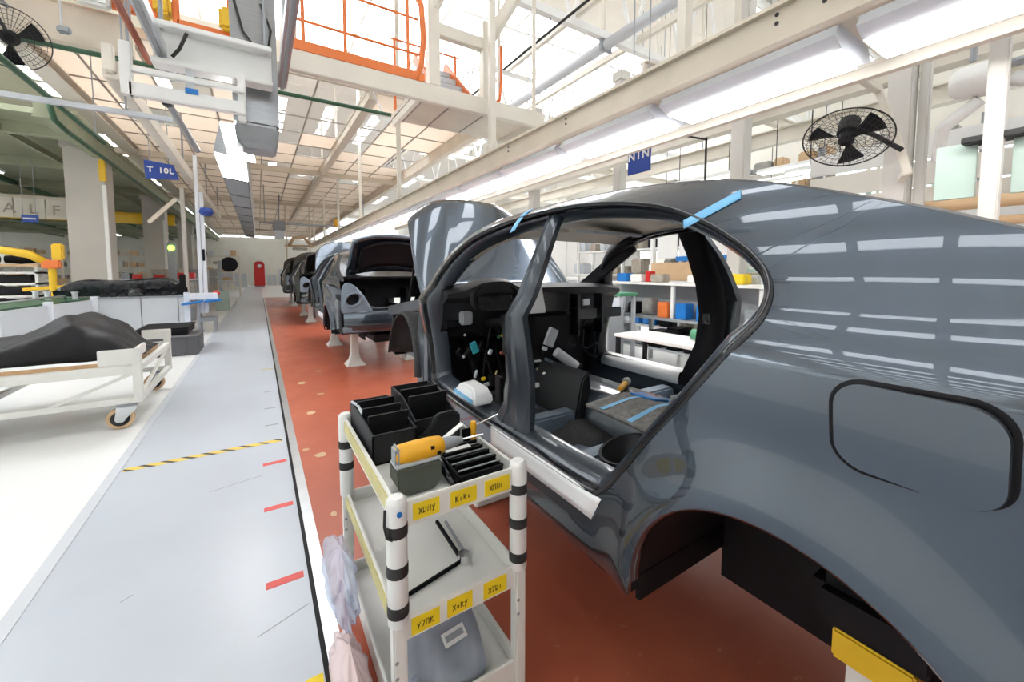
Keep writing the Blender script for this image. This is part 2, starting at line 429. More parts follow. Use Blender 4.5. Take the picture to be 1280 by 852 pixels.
RAIL = [(2.645, 1.40), (2.605, 1.50), (2.535, 1.62), (2.43, 1.735), (2.28, 1.825), (2.08, 1.887), (1.8, 1.922), (1.5, 1.932), (1.2, 1.925),
        (.95, 1.905), (.7, 1.868), (.5, 1.815), (.25, 1.725), (.1, 1.662), (-.1, 1.575), (-.3, 1.495), (-.42, 1.45)]
OPEN = [(.44, 1.53), (.455, 1.585), (.50, 1.635), (.58, 1.69), (.70, 1.752), (.88, 1.817), (1.15, 1.868), (1.45, 1.892), (1.75, 1.884), (2.05, 1.845),
        (2.30, 1.765), (2.46, 1.625), (2.54, 1.47), (2.57, 1.25), (2.585, 1.0), (2.57, .87), (2.48, .832), (2.0, .825), (1.4, .825), (1.02, .828),
        (.93, .86), (.836, .974), (.73, 1.116), (.605, 1.266), (.51, 1.386), (.455, 1.465)]
def resample(pts, step):
    out = []; n = len(pts)
    for i in range(n):
        a, b = Vector(pts[i]), Vector(pts[(i+1) % n]); k = max(1, int(round((b-a).length/step)))
        out += [a.lerp(b, j/k) for j in range(k)]
    return out
open_c = resample(catmull(OPEN, 6), .028)
rail_c = catmull(RAIL, 5, closed=False)
arch_c = [Vector((AY - AR*math.cos(t*PI/28), AZ + AR*math.sin(t*PI/28))) for t in range(29)]
outer_c = rail_c + [Vector(q) for q in ((-.50, 1.41), (-.55, 1.30), (-.58, 1.15), (-.58, .95), (-.54, .82), (-.42, .75), (-.15, .70), (.0, .675))] + arch_c + \
          [Vector((.785, .62)), Vector((.82, .575)), Vector((.9, .56)), Vector((2.55, .555)), Vector((2.63, .60)), Vector((2.645, .8))]
outer_c = resample(outer_c, .035)

def inside(p, poly):
    c = False; n = len(poly)
    for i in range(n):
        a, b = poly[i], poly[i-1]
        if (a[1] > p[1]) != (b[1] > p[1]) and p[0] < (b[0]-a[0])*(p[1]-a[1])/(b[1]-a[1]) + a[0]: c = not c
    return c
def near(p, poly, d):
    return any((p[0]-q[0])**2 + (p[1]-q[1])**2 < d*d for q in poly)
def patch2d(outer, holes, step):
    """triangulate a polygon with holes, with grid points inside; returns 2D points and triangles"""
    pts = [Vector(p) for p in outer]; edges = [(i, (i+1) % len(outer)) for i in range(len(outer))]
    for h in holes:
        o = len(pts); pts += [Vector(p) for p in h]; edges += [(o+i, o+(i+1) % len(h)) for i in range(len(h))]
    bd = list(pts)
    y0, y1 = min(p[0] for p in outer), max(p[0] for p in outer); z0, z1 = min(p[1] for p in outer), max(p[1] for p in outer)
    r = 0; z = z0
    while z < z1:
        y = y0 + (step/2 if r % 2 else 0)
        while y < y1:
            p = (y, z)
            if inside(p, outer) and not any(inside(p, h) for h in holes) and not near(p, bd, step*.55): pts.append(Vector(p))
            y += step
        z += step*.87; r += 1
    vs, es, fs, a, b, c = delaunay_2d_cdt(pts, edges, [], 0, 1e-6)
    keep = []
    for f in fs:
        m = (vs[f[0]] + vs[f[1]] + vs[f[2]]) / 3
        if inside(m, outer) and not any(inside(m, h) for h in holes): keep.append(tuple(f))
    return vs, keep
def mirror(x, s): return x if s > 0 else 2*CX - x
def skin(name, pts, tris, m, root, s=1, off=0.0):
    """2D side-view patch pressed onto the body side (s=1 left, -1 right)"""
    me = bpy.data.meshes.new(name); o0 = OFF[root.name]
    V = [Vector((mirror(side_x(p[0], p[1]) + off, s), p[0], p[1])) - o0 for p in pts]
    F = [t if s > 0 else t[::-1] for t in tris]
    N = []
    for p in pts:
        n = side_n(p[0], p[1]); n.x *= s; N.append(n)
    # make winding follow the normals
    if F:
        a, b, c = (V[i] for i in F[0])
        if (b-a).cross(c-a).dot(N[F[0][0]]) < 0: F = [t[::-1] for t in F]
    me.from_pydata(V, [], F); me.shade_smooth()
    me.normals_split_custom_set_from_vertices(N)
    me.materials.append(M[m])
    o = bpy.data.objects.new(name, me); COL.objects.link(o); o.parent = root; OFF[o.name] = o0
    return o
def ring(name, contour, rows, m, root, s=1, closed=True):
    """frame swept along a side-view contour; rows of (inset, depth)"""
    n = len(contour); R = []
    cen = sum((Vector(p) for p in contour), Vector((0, 0))) / n
    area = sum(contour[i-1][0]*contour[i][1] - contour[i][0]*contour[i-1][1] for i in range(n))
    sg = 1 if area > 0 else -1
    for ins, dep in rows:
        g = []
        for i, p in enumerate(contour):
            a = contour[i-1] if (i or closed) else p; b = contour[(i+1) % n] if (i < n-1 or closed) else p
            t = Vector((b[0]-a[0], b[1]-a[1])); t.normalize(); nn = Vector((-t.y, t.x)) * sg
            q = Vector((p[0], p[1])) + nn*ins
            g.append((mirror(side_x(p[0], p[1]) + dep, s), q.x, q.y))
        R.append(g)
    return MB().grid(R, closed).build(name, m, root, smooth=True, fixn=False)

side_pts, side_tris = patch2d(outer_c, [open_c], .03)
near_rail = rail_c

def rail_at(y):
    for i in range(len(rail_c)-1):
        a, b = rail_c[i], rail_c[i+1]
        if b[0] <= y <= a[0]:
            t = (a[0]-y)/(a[0]-b[0]) if a[0] != b[0] else 0
            return a[1] + (b[1]-a[1])*t
    return rail_c[-1][1]

def crown(y): return -.035 + .045*sstep(.25, .8, y) + .045*sstep(.8, 1.5, y)
def top_rows(y0, y1, n, front=0.0, rear=0.0, drop=0.0, inset=0.0, m=24):
    """roof-like surface spanning rail to rail"""
    rows = []
    for i in range(n+1):
        y = y0 + (y1-y0)*i/n; z = rail_at(y); xl = side_x(y, z) + inset
        hw = CX - xl; g = []
        for j in range(m+1):
            t = -1 + 2*j/m
            cr = crown(y)*(1 - abs(t)**2.6)
            yy = y + (front*(i/n) - rear*(1-i/n))*(1 - t*t)
            g.append((CX + hw*t, yy, z + cr - drop))
        rows.append(g)
    return rows

def build_car(root, full=True):
    """all parts of one car body shell, doors off, hood and boot lid up"""
    for s, nm in ((1, 'near'), (-1, 'far')):
        skin('body_side', side_pts, side_tris, 'paint', root, s)
        # door frame: seal, painted flange, inner lip
        ring('door_seal', open_c, [(-.004, -.003), (.006, -.006), (.016, .006), (.022, .03)], 'blackgloss', root, s)
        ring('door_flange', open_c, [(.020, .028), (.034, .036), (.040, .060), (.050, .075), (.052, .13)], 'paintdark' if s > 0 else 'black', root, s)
        # rolled lip of wheel arch
        arch = [Vector((AY - AR*math.cos(t*PI/40), AZ + AR*math.sin(t*PI/40))) for t in range(41)]
        R = []
        for dr, dp in ((.0, -.0), (-.006, .004), (-.008, .03), (.0, .034)):
            R.append([(mirror(side_x(p[0], p[1]) + dp, s), AY + (p[0]-AY)*(1 + dr/AR), AZ + (p[1]-AZ)*(1 + dr/AR)) for p in arch])
        MB().grid(R).build('arch_lip', 'paint', root, smooth=True, fixn=False)
        # wheel house
        R = [[(mirror(.93 + d, s), AY - (AR+.01)*math.cos(t*PI/24), AZ - .05 + (AR+.05)*math.sin(t*PI/24)) for t in range(25)] for d in (0, .1, .25, .50)]
        mb = MB().grid(R)
        mb.prism([(AY - (AR+.01)*math.cos(t*PI/24), AZ - .05 + (AR+.05)*math.sin(t*PI/24)) for t in range(25)] + [(AY+AR+.01, .46), (AY-AR-.01, .46)], mirror(1.43, s), mirror(1.44, s), 'X')
        mb.box(*sorted((mirror(.965, s), mirror(1.44, s))), AY+AR+.005, AY+AR+.02, .575, .66); mb.box(*sorted((mirror(.98, s), mirror(1.44, s))), AY-AR-.02, AY-AR-.005, .60, .70)
        mb.build('wheel_house', 'black', root, smooth='auto')
        MB().box(*sorted((mirror(1.22, s), mirror(1.425, s))), .18, .44, .665, .80).build('spring_mount', 'black', root, bevel=.03)
        MB().tube((mirror(1.30, s), .40, .80), (mirror(1.34, s), .42, 1.02), .05, 14).build('spring_tower', 'dgrey', root, smooth='auto')
        # pillars: centre pillar as a rounded section loft
        zz = [.80, .86, .95, 1.1, 1.25, 1.40, 1.49, 1.6, 1.7, 1.8, 1.87, 1.90]
        yf = hermite([.80, .86, .95, 1.1, 1.25, 1.49, 1.7, 1.84, 1.92], [1.80, 1.74, 1.66, 1.605, 1.572, 1.520, 1.535, 1.58, 1.62])
        yr = hermite([.80, .86, .95, 1.1, 1.25, 1.49, 1.7, 1.84, 1.92], [1.42, 1.45, 1.435, 1.415, 1.402, 1.405, 1.445, 1.50, 1.545])
        rows = []
        for z in zz:
            a, b = yf(z), yr(z); x0 = side_prof(z) + .035; w_ = a-b
            prof = [(.01, .065), (0, .03), (.012, .012), (w_*.30, .0), (w_*.36, .012), (w_*.62, .012), (w_*.68, 0), (w_-.015, .012), (w_, .03), (w_, .065)]
            rows.append([(mirror(x0 + d, s), b + u, z) for u, d in prof])
        MB().loft(rows, cap=False).build('center_pillar', 'paintdark', root, smooth='auto')
        for z0, z1, wd in ((.98, 1.10, .05), (1.22, 1.36, .045)):
            MB().box(*sorted((mirror(side_prof(1.2)+.028, s), mirror(side_prof(1.2)+.05, s))), yf(z0)-.012-wd, yf(z0)-.012, z0, z1).build('striker_plate', 'black', root, bevel=.004)
        # front pillar inner return along windscreen
        fr = [p for p in rail_c if p[0] > 2.02]
        R = []
        for dx, dz in ((0, 0), (.02, .012), (.06, .008), (.075, -.03), (.06, -.07)):
            R.append([(mirror(side_x(p[0], p[1]) + dx, s), p[0] - (.0 if dz > -.02 else .03), p[1] + dz) for p in fr])
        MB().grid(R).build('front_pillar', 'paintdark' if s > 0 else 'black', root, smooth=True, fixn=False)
        R = []
        for dx, dz in ((.078, -.025), (.12, -.05), (.11, -.10), (.06, -.105)):
            R.append([(mirror(side_x(p[0], p[1]) + dx, s), p[0] - .03, p[1] + dz) for p in fr])
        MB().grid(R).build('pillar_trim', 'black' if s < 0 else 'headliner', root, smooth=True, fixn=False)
        # sill box and hinge pillar depth
        MB().box(*sorted((mirror(.99, s), mirror(1.10, s))), .80, 2.62, .60, .805).build('sill', 'paintdark', root, bevel=.02)
        MB().box(*sorted((mirror(.955, s), mirror(1.10, s))), 2.575, 2.68, .60, 1.40).build('hinge_pillar', 'paintdark', root, bevel=.015)
        # protective film on the sill
        R = [[(mirror(side_x(y, z) - .004, s), y, z) for y in [.93 + .05*(.835-z)/.1 + k*(.75 - .05*(.835-z)/.1)/10 for k in range(11)]] for z in (.745, .77, .79, .81, .835)]
        R.append([(mirror(side_x(y, .84) + .05, s), y, .842) for y in [.93 + k*.073 for k in range(11)]])
        MB().grid(R).build('sill_film', 'filmw', root, smooth=True, solid=.003)
    # roof skin, sunroof edge, rear glass, headliner
    MB().grid(top_rows(.78, 2.07, 16, front=.16, rear=0)).build('roof', 'paint', root, smooth=True)
    MB().grid(top_rows(.78, 2.05, 12, front=.20, rear=.12, drop=.06, inset=.06)).build('headliner', 'headliner', root, smooth=True)
    R = top_rows(-.22, .775, 12, front=0, rear=0.0, drop=.008, inset=.055)
    MB().grid(R).build('rear_glass', 'blackgloss', root, smooth=True)
    R = []
    for d, u in ((0, 0), (.012, .006), (.03, -.012), (.062, -.004)):
        R.append([(side_x(p[0], p[1]) + d, p[0], p[1] + u) for p in rail_c if p[0] < 2.05])
    MB().grid(R).build('roof_gutter', 'black', root, smooth=True, fixn=False)
    R = [[(2*CX - q[0], q[1], q[2]) for q in g] for g in R]
    MB().grid(R).build('roof_gutter', 'black', root, smooth=True, fixn=False)
    MB().grid([[(CX + .60*(-1+2*j/12), 2.05 + .20*(1-(-1+2*j/12)**2) + dy, 1.845 + .03*(1-(-1+2*j/12)**2) + dz) for j in range(13)] for dy, dz in ((-.10, .03), (.02, -.015), (.10, -.055), (.13, -.04), (.12, .0), (0, .05))]).build('roof_header', 'headliner', root, smooth=True)
    # floor, tunnel, crossmembers, bulkheads
    mb = MB().box(1.05, 2.56, .80, 2.70, .60, .66)
    for k in range(5): mb.box(1.12, 1.62, 1.0+.06*k, 1.03+.06*k, .66, .675); mb.box(1.98, 2.48, 1.0+.06*k, 1.03+.06*k, .66, .675)
    mb.build('floor_pan', 'primer', root, bevel=.006)
    MB().box(1.02, 2.59, .80, 2.70, .565, .60).build('undertray', 'black', root, bevel=.01)
    MB().box(1.46, 2.15, -.5, .80, .50, .62).build('undertray', 'black', root, bevel=.02)
    MB().prism([(1.60, .66), (1.66, .86), (1.72, .90), (1.89, .90), (1.95, .86), (2.01, .66)], .55, 2.68, 'Y').build('tunnel', 'paintdark', root, bevel=.02)
    for y in (1.32, 1.82):
        MB().prism([(y-.07, .66), (y-.05, .765), (y+.05, .765), (y+.07, .66)], 1.10, 2.50, 'X').build('crossmember', 'primer', root, bevel=.012)
    MB().box(1.0, 2.61, 2.70, 2.73, .60, 1.46).build('firewall', 'black', root)
    mb = MB().box(1.0, 2.61, .36, .40, 1.12, 1.50); mb.box(1.0, 2.61, -.25, .40, 1.48, 1.51)
    mb.build('rear_bulkhead', 'black', root)
    MB().prism([(.41, .66), (.41, .94), (.90, .92), (.98, .84), (.98, .66)], 1.46, 2.15, 'X').prism([(.81, .66), (.81, .92), (.90, .92), (.98, .84), (.98, .66)], 1.05, 1.46, 'X').prism([(.81, .66), (.81, .92), (.90, .92), (.98, .84), (.98, .66)], 2.15, 2.56, 'X').build('seat_pan', 'paintdark', root, bevel=.03)
    # boot floor, rear panel
    mb = MB().box(1.46, 2.15, -.50, .38, .66, .70); mb.box(1.0, 2.61, -.50, .0, .66, .70); mb.box(1.45, 1.48, -.0, .38, .70, 1.3); mb.box(2.13, 2.16, -.0, .38, .70, 1.3); mb.box(1.0, 1.2, -.5, -.02, .7, 1.3); mb.box(2.41, 2.61, -.5, -.02, .7, 1.3)
    mb.build('boot_tub', 'black', root)
    R = []
    for k in range(13):
        x = 1.02 + (2.59-1.02)*k/12; y = -.60 - .09*(1 - ((x-CX)/.8)**2)
        R.append([(x, y+.05, .70), (x, y, .73), (x, y-.005, .80), (x, y+.01, .81), (x, y+.015, .98), (x, y+.03, 1.0), (x, y+.06, 1.005), (x, y+.09, .98)])
    MB().grid(R).build('rear_panel', 'paint', root, smooth='auto')
    MB().beam((1.0, -.60, .735), (2.61, -.60, .735), .05, .085).build('bumper_beam', 'primer', root, bevel=.01)
    for s in (1, -1):
        # corner panel with the oval lamp hole
        outl = resample(catmull([(1.0, .99), (1.16, .975), (1.34, .98), (1.42, 1.0), (1.385, 1.08), (1.31, 1.22), (1.20, 1.36), (1.08, 1.425), (1.01, 1.36), (.99, 1.18)], 4), .03)
        hole = [Vector((1.155 + .095*math.cos(2*PI*k/28), 1.175 + .080*math.sin(2*PI*k/28) + .02*math.cos(2*PI*k/28))) for k in range(28)]
        v, t = patch2d(outl, [hole], .035)
        cy = lambda x, z: -.60 + .30*max(0, 1.14 - x)**1.3 + .05*max(0, z - 1.2)
        pk = MB().add([(mirror(p[0], s), cy(p[0], p[1]), p[1]) for p in v], t).build('corner_panel', 'primer', root, smooth=True, solid=.006)
        rows = [[(mirror(1.155 + (p[0]-1.155)*q, s), cy(p[0], p[1]) + d, 1.175 + (p[1]-1.175)*q) for p in hole] for q, d in ((1.42, -.003), (1.34, -.016), (1.08, -.018), (.98, -.004), (.92, .05))]
        MB().grid(rows, True).build('lamp_pocket', 'primer', pk, smooth=True)
        MB().add([(q[0], q[1] + .004, q[2]) for q in rows[-1]], [tuple(range(28))]).build('pocket_back', 'black', pk)
    # boot lid, open
    R = []
    for k in range(13):
        t = k/12; row = []
        for j in range(15):
            u = -1 + 2*j/14
            hw = .66 - .05*t
            x = CX + hw*u
            y = -.12 - .42*t - .05*math.sin(PI*t)*0 + .04*u*u
            z = 1.60 + .50*t + .10*math.sin(PI*t*.9)*(1-.3*u*u) - .09*abs(u)**3
            row.append((x, y, z))
        R.append(row)
    lid = MB().grid(R).build('boot_lid', 'paint', root, smooth=True, solid=.05)
    lid.data.materials.append(M['black'])
    inner = [[(CX + (q[0]-CX)*.78, q[1] - .045, q[2] - .05) for q in row] for row in R[2:11]]
    MB().grid(inner).build('lid_lining', 'black', lid, smooth=True, solid=.03)
    for s in (1, -1): MB().path([(CX + .6*s, .05, 1.42), (CX + .62*s, -.08, 1.52), (CX + .6*s, -.16, 1.62)], .018, 6).build('lid_hinge', 'paintdark', root, smooth=True)
    # hood, raised
    R = []
    for k in range(17):
        t = k/16; row = []
        for j in range(65):
            u = -1 + 2*j/64
            hw = .76 - .13*t**1.6 - .10*sstep(.82, 1, t)
            x = CX + hw*u
            y = 2.93 + .12*(u*u-1)*-1*(1-t) + .74*t
            z = 1.46 + .80*t + .065*math.sin(PI*t*.5)*(1-u*u) - .03*t**6
            cre = math.exp(-((abs(u) - (.66-.20*t))/.09)**2)
            n = Vector((0, -.73, .68))
            row.append((x, y + n.y*.002*cre, z + n.z*.002*cre - .07*abs(u)**5))
        R.append(row)
    hd = MB().grid(R).build('hood', 'paint', root, smooth=True, solid=.022)
    MB().path([(CX-.70, 3.45, 1.30), (CX-.60, 3.42, 1.92)], .012, 8).build('hood_strut', 'black', root, smooth=True)
    # cowl
    mb = MB().prism([(2.70, 1.44), (2.74, 1.475), (2.92, 1.47), (2.95, 1.43), (2.9, 1.36), (2.72, 1.36)], 1.06, 2.55, 'X')
    mb.build('cowl', 'lgrey' if full else 'paintdark', root, bevel=.008)
    # front structure
    for s in (1, -1):
        MB().beam((mirror(1.10, s), 2.72, 1.38), (mirror(1.12, s), 4.05, 1.20), .07, .09).build('fender_rail', 'paintdark', root, bevel=.012)
        MB().beam((mirror(1.28, s), 2.72, .82), (mirror(1.28, s), 4.15, .82), .09, .12).build('chassis_rail', 'paintdark', root, bevel=.012)
        # front wheel arch liner
        R = []
        for k in range(19):
            a = PI*(.02 + .92*k/18); g = []
            for d in (0, .02, .12, .24, .34):
                rr = .375 - (.02 if d == 0 else 0)
                g.append((mirror(.93 + d + .02*math.sin(a), s), 3.15 - rr*math.cos(a), .80 + (rr+.10)*math.sin(a) - .12*d))
            R.append(g)
        MB().grid(R).build('arch_liner', 'felt', root, smooth=True, solid=.008)
        MB().prism([(2.72, .62), (2.70, 1.36), (2.80, 1.33), (2.88, .95), (2.84, .62)], mirror(.97, s), mirror(1.01, s), 'X').build('liner_flange', 'paintdark', root, bevel=.008)
    mb = MB().box(1.15, 2.46, 4.05, 4.13, .74, .82); mb.box(1.15, 2.46, 4.05, 4.13, 1.14, 1.22); mb.box(1.15, 1.23, 4.05, 4.13, .8, 1.2); mb.box(2.38, 2.46, 4.05, 4.13, .8, 1.2)
    mb.build('radiator_frame', 'black', root, bevel=.01)
    MB().box(1.34, 2.27, 2.9, 3.9, .62, 1.12).build('engine_block', 'black', root, bevel=.06)
    # instrument panel
    rows = []
    for k in range(29):
        x = 1.02 + (2.60-1.02)*k/28
        h = .055*math.exp(-((x-1.36)/.17)**4); e = .03*(1 - ((x-CX)/.8)**4)
        fy = 2.36 - .05*math.exp(-((x-1.36)/.18)**4)
        rows.append([(x, 2.70, 1.43), (x, 2.66, 1.465+e*.5), (x, 2.52, 1.475+h*.6+e), (x, fy+.09, 1.468+h+e), (x, fy+.03, 1.445+h+e), (x, fy+.03, 1.42+h*.6),
                     (x, fy+.10, 1.38), (x, fy+.12, 1.26), (x, fy+.18, 1.16), (x, 2.66, 1.10), (x, 2.70, 1.10)])
    dash = MB().loft(rows).build('dashboard', 'dgrey', root, smooth='auto')
    rows = []
    for rr, d in ((1.12, .02), (1.08, -.005), (.96, -.005), (.92, .03)):
        g = []
        for k in range(32):
            a = 2*PI*k/32; u = math.copysign(abs(math.cos(a))**.7, math.cos(a)); v = math.copysign(abs(math.sin(a))**.8, math.sin(a))
            g.append((1.36 + .175*rr*u, 2.335 + d + .02*v, 1.405 + .085*rr*v + .014*(1-u*u)))
        rows.append(g)
    cl = MB().grid(rows, True).build('cluster_bezel', 'black', dash, smooth=True)
    MB().add(rows[-1], [tuple(range(32))]).build('cluster_face', 'blackgloss', cl)
    mb = MB()
    for cx in (1.28, 1.44):
        mb = MB(); mb.path([(cx + .055*math.cos(2*PI*k/24), 2.352, 1.405 + .055*math.sin(2*PI*k/24)) for k in range(24)], .003, 5, True); mb.build('dial_ring', 'dgrey', cl)
    MB().box(1.04, 1.10, 2.46, 2.56, 1.492, 1.498).build('air_vent', 'black', dash, bevel=.002)
    return dash

def car_interior(root):
    """loom, heater box and loose details in the cabin of the car in front"""
    rnd = random.Random(11)
    MB().tube((1.05, 2.50, 1.24), (2.56, 2.50, 1.24), .035, 14).build('cross_car_beam', 'black', root, smooth='auto')
    MB().box(1.60, 2.05, 2.36, 2.66, .82, 1.30).build('heater_box', 'black', root, bevel=.04)
    MB().box(1.62, 1.98, 2.32, 2.40, 1.30, 1.44).build('center_stack_frame', 'blackgloss', root, bevel=.012)
    mb = MB().box(2.05, 2.56, 2.33, 2.36, 1.22, 1.30); mb.box(2.05, 2.08, 2.30, 2.40, 1.10, 1.42); mb.box(2.30, 2.33, 2.30, 2.40, 1.10, 1.42)
    mb.build('glovebox_frame', 'blackgloss', root, bevel=.006)
    MB().box(2.12, 2.19, 2.315, 2.33, 1.33, 1.38).build('connector', 'lgrey', root, bevel=.004)
    MB().prism([(1.56, 1.30), (1.545, 1.53), (1.68, 1.535), (1.73, 1.30)], 2.27, 2.295, 'Y').build('covered_screen', 'filmw', root, bevel=.008)
    MB().box(1.12, 1.20, 2.38, 2.44, 1.24, 1.33).build('switch_unit', 'mgrey', root, bevel=.01)
    MB().tube((1.36, 2.55, 1.22), (1.36, 2.20, 1.27), .03, 12).build('steering_column', 'black', root, smooth='auto')
    mb = MB().tube((1.36, 2.22, 1.265), (1.36, 2.14, 1.275), .055, 16)
    mb.build('column_switch', 'black', root, smooth='auto')
    # pedal box
    mb = MB()
    for x in (1.24, 1.36, 1.46): mb.beam((x, 2.58, 1.1), (x, 2.42, .84), .02, .03); mb.obox((x, 2.41, .83), (.06, .015, .08), (-.5, 0, 0))
    mb.build('pedal', 'black', root, bevel=.003)
    # wiring loom
    for k in range(26):
        x0, z0 = rnd.uniform(1.08, 2.4), rnd.uniform(.85, 1.32); x1 = min(2.5, max(1.08, x0 + rnd.uniform(-.5, .5))); z1 = rnd.uniform(.78, 1.3)
        y = rnd.uniform(2.26, 2.55); pts = []
        for t in range(8):
            u = t/7; pts.append((x0 + (x1-x0)*u, y + .06*math.sin(u*PI*rnd.uniform(.8, 1.2)), z0 + (z1-z0)*u - .09*math.sin(PI*u)))
        MB().path(pts, rnd.choice((.006, .009, .013)), 6).build('wiring_harness', 'black', root, smooth=True)
    for (px, py, pz), (sx, sy, sz), mm in (
            ((1.135, 2.24, 1.115), (.045, .015, .075), 'teal'), ((1.32, 2.25, 1.165), (.022, .015, .016), 'green2'), ((1.345, 2.248, 1.172), (.02, .015, .016), 'labely'),
            ((1.33, 2.20, 1.06), (.06, .02, .018), 'rust'), ((1.41, 2.20, 1.075), (.03, .03, .035), 'lgrey'), ((1.25, 2.24, 1.075), (.02, .02, .035), 'lgrey'),
            ((1.135, 2.22, .95), (.016, .012, .05), 'lgrey'), ((1.20, 2.24, .905), (.03, .015, .02), 'labely'), ((1.215, 2.235, .865), (.045, .015, .022), 'lgrey'),
            ((1.09, 2.3, 1.05), (.014, .014, .014), 'lgrey'), ((1.10, 2.3, 1.19), (.014, .014, .014), 'lgrey'), ((1.30, 2.25, .93), (.01, .01, .03), 'yellowpale'),
            ((1.73, 2.22, 1.13), (.075, .03, .13), 'lgrey'), ((1.66, 2.2, 1.06), (.03, .03, .025), 'lgrey'), ((1.60, 2.2, .98), (.05, .02, .012), 'lgrey'), ((1.64, 2.2, .94), (.10, .012, .012), 'yellowpale'),
            ((1.56, 2.15, .83), (.03, .02, .03), 'filmw'), ((1.58, 2.1, .92), (.02, .02, .008), 'filmw'), ((1.70, 2.1, .90), (.02, .02, .008), 'filmw'), ((1.78, 2.1, .87), (.008, .02, .04), 'lgrey'), ((1.62, 2.1, 1.0), (.06, .03, .02), 'primer')):
        MB().obox((px, py, pz), (sx, sy, sz), (0, rnd.uniform(-.5, .5), 0)).build('connector', mm, root, bevel=.003)
    MB().tube((1.72, 2.15, 1.04), (1.86, 2.1, .93), .035, 14).build('duct_stub', 'lgrey', root, smooth='auto')
    # carpet and side trim
    rows = [[(1.10 + .5*i/6, y, .675 + .03*math.sin(i*1.3 + y*4) + .02*math.cos(y*7)) for i in range(7)] for y in [1.45 + .13*k for k in range(9)]]
    MB().grid(rows).build('underlay', 'felt', root, smooth=True, solid=.012)
    MB().prism([(1.55, .70), (1.60, .95), (1.66, 1.0), (1.70, .74)], 1.75, 2.2, 'Y').build('console_side', 'dgrey', root, bevel=.01)
    # headliner fittings
    MB().obox((2.05, 1.98, 1.855), (.46, .20, .02), (.10, 0, 0)).build('sun_visor', 'lgrey', root, bevel=.009)
    MB().obox((1.42, 1.98, 1.850), (.40, .18, .02), (.10, 0, 0)).build('sun_visor', 'headliner', root, bevel=.009)
    MB().box(2.40, 2.42, 1.60, 1.64, 1.83, 1.85).build('handle_socket', 'black', root)
    MB().grid([[(x, y, z) for y in (1.74, 1.95, 2.15, 2.35, 2.50)] for x, z in ((2.505, .79), (2.50, .83), (2.515, .872), (2.60, .885))]).build('sill_film', 'filmw', root, smooth=True, solid=.003)
    # far pillar trim
    rows = []
    for z in (.80, .9, 1.1, 1.3, 1.5, 1.7, 1.84):
        x = 2*CX - (side_prof(z) + .15); a = 1.625 + .10*sstep(1.1, .8, z); b = 1.475 + .02*sstep(1.4, 1.8, z)
        rows.append([(x+.02, b-.02, z), (x-.025, b, z), (x-.03, (a+b)/2, z), (x-.025, a, z), (x+.02, a+.02, z)])
    MB().beam((2.475, 2.72, 1.44), (2.415, 2.09, 1.80), .03, .115, (0, .5, .87)).build('pillar_cover', 'black', root, bevel=.008)
    ft = MB().grid(rows).build('pillar_cover', 'black', root, smooth=True)
    mb = MB().box(2.53, 2.56, 1.53, 1.59, 1.10, 1.20); mb.box(2.53, 2.56, 1.53, 1.59, 1.24, 1.31); mb.build('belt_slot', 'blackgloss', ft)
    MB().box(2.515, 2.53, 1.51, 1.525, .90, 1.0).build('belt_pin', 'drillo', ft)

def fuel_flap(root):
    y0, y1, z0, z1 = .085, .29, 1.245, 1.405; R = .045; pts = []
    for cy, cz, a0 in ((y1-R, z1-R, 0), (y0+R, z1-R, PI/2), (y0+R, z0+R, PI), (y1-R, z0+R, 1.5*PI)):
        for k in range(9): a = a0 + PI/2*k/8; pts.append(Vector((cy + R*math.cos(a), cz + R*math.sin(a))))
    ring('flap_gap_shadow', resample(pts, .02), [(-.008, -.001), (-.003, -.004), (.006, -.002)], 'black', root)  # black ring paints the shadow line in the gap round the flap
    v, t = patch2d(resample(pts, .02), [], .02)
    def lift(y): return -.006 - .024*sstep(y1, y0, y)
    o0 = OFF[root.name]; me = bpy.data.meshes.new('fuel_flap'); n = len(v)
    V = [Vector((side_x(p[0], p[1]) + lift(p[0]), p[0], p[1])) - o0 for p in v]
    N = [(side_n(p[0], p[1]) + Vector((0, -.12, .02))).normalized() for p in v]
    a, b, c = (V[i] for i in t[0])
    if (b-a).cross(c-a).dot(N[t[0][0]]) < 0: t = [q[::-1] for q in t]
    me.from_pydata(V, [], t); me.shade_smooth(); me.normals_split_custom_set_from_vertices(N); me.materials.append(M['paint'])
    o = bpy.data.objects.new('fuel_flap', me); COL.objects.link(o); o.parent = root; OFF[o.name] = o0
    q = resample(pts, .012)
    R_ = [[(side_x(p[0], p[1]) + lift(p[0]) + d, (p[0]-(y0+y1)/2)*s_ + (y0+y1)/2, (p[1]-(z0+z1)/2)*s_ + (z0+z1)/2) for p in q] for d, s_ in ((0, 1.0), (.003, 1.015), (.018, 1.015), (.020, .9))]
    MB().grid(R_, True).build('flap_rim', 'blackgloss', o, smooth=True)

car_group = 'car bodies on the assembly line'
car = thing('car', 'grey car shell with doors off and fuel flap ajar beside the tool cart', 'car', (CX, 1.8, .55), car_group)
build_car(car)
car_objs = list(car.children)
for i, (dy, lab) in enumerate((
        (6.75, 'grey car shell with boot lid up, next after the shell beside the cart'),
        (13.5, 'dark car shell third along the line from the tool cart'),
        (20.2, 'dark car shell farthest down the red floor lane'))):
    c2 = copy_tree(car); c2.location.y += dy; c2['label'] = lab
    if i:
        for ch in [c2] + list(c2.children_recursive):
            for sl in ch.material_slots:
                if sl.material == M['paint']: sl.link = 'OBJECT'; sl.material = M['paintblack']
car_interior(car)
fuel_flap(car)
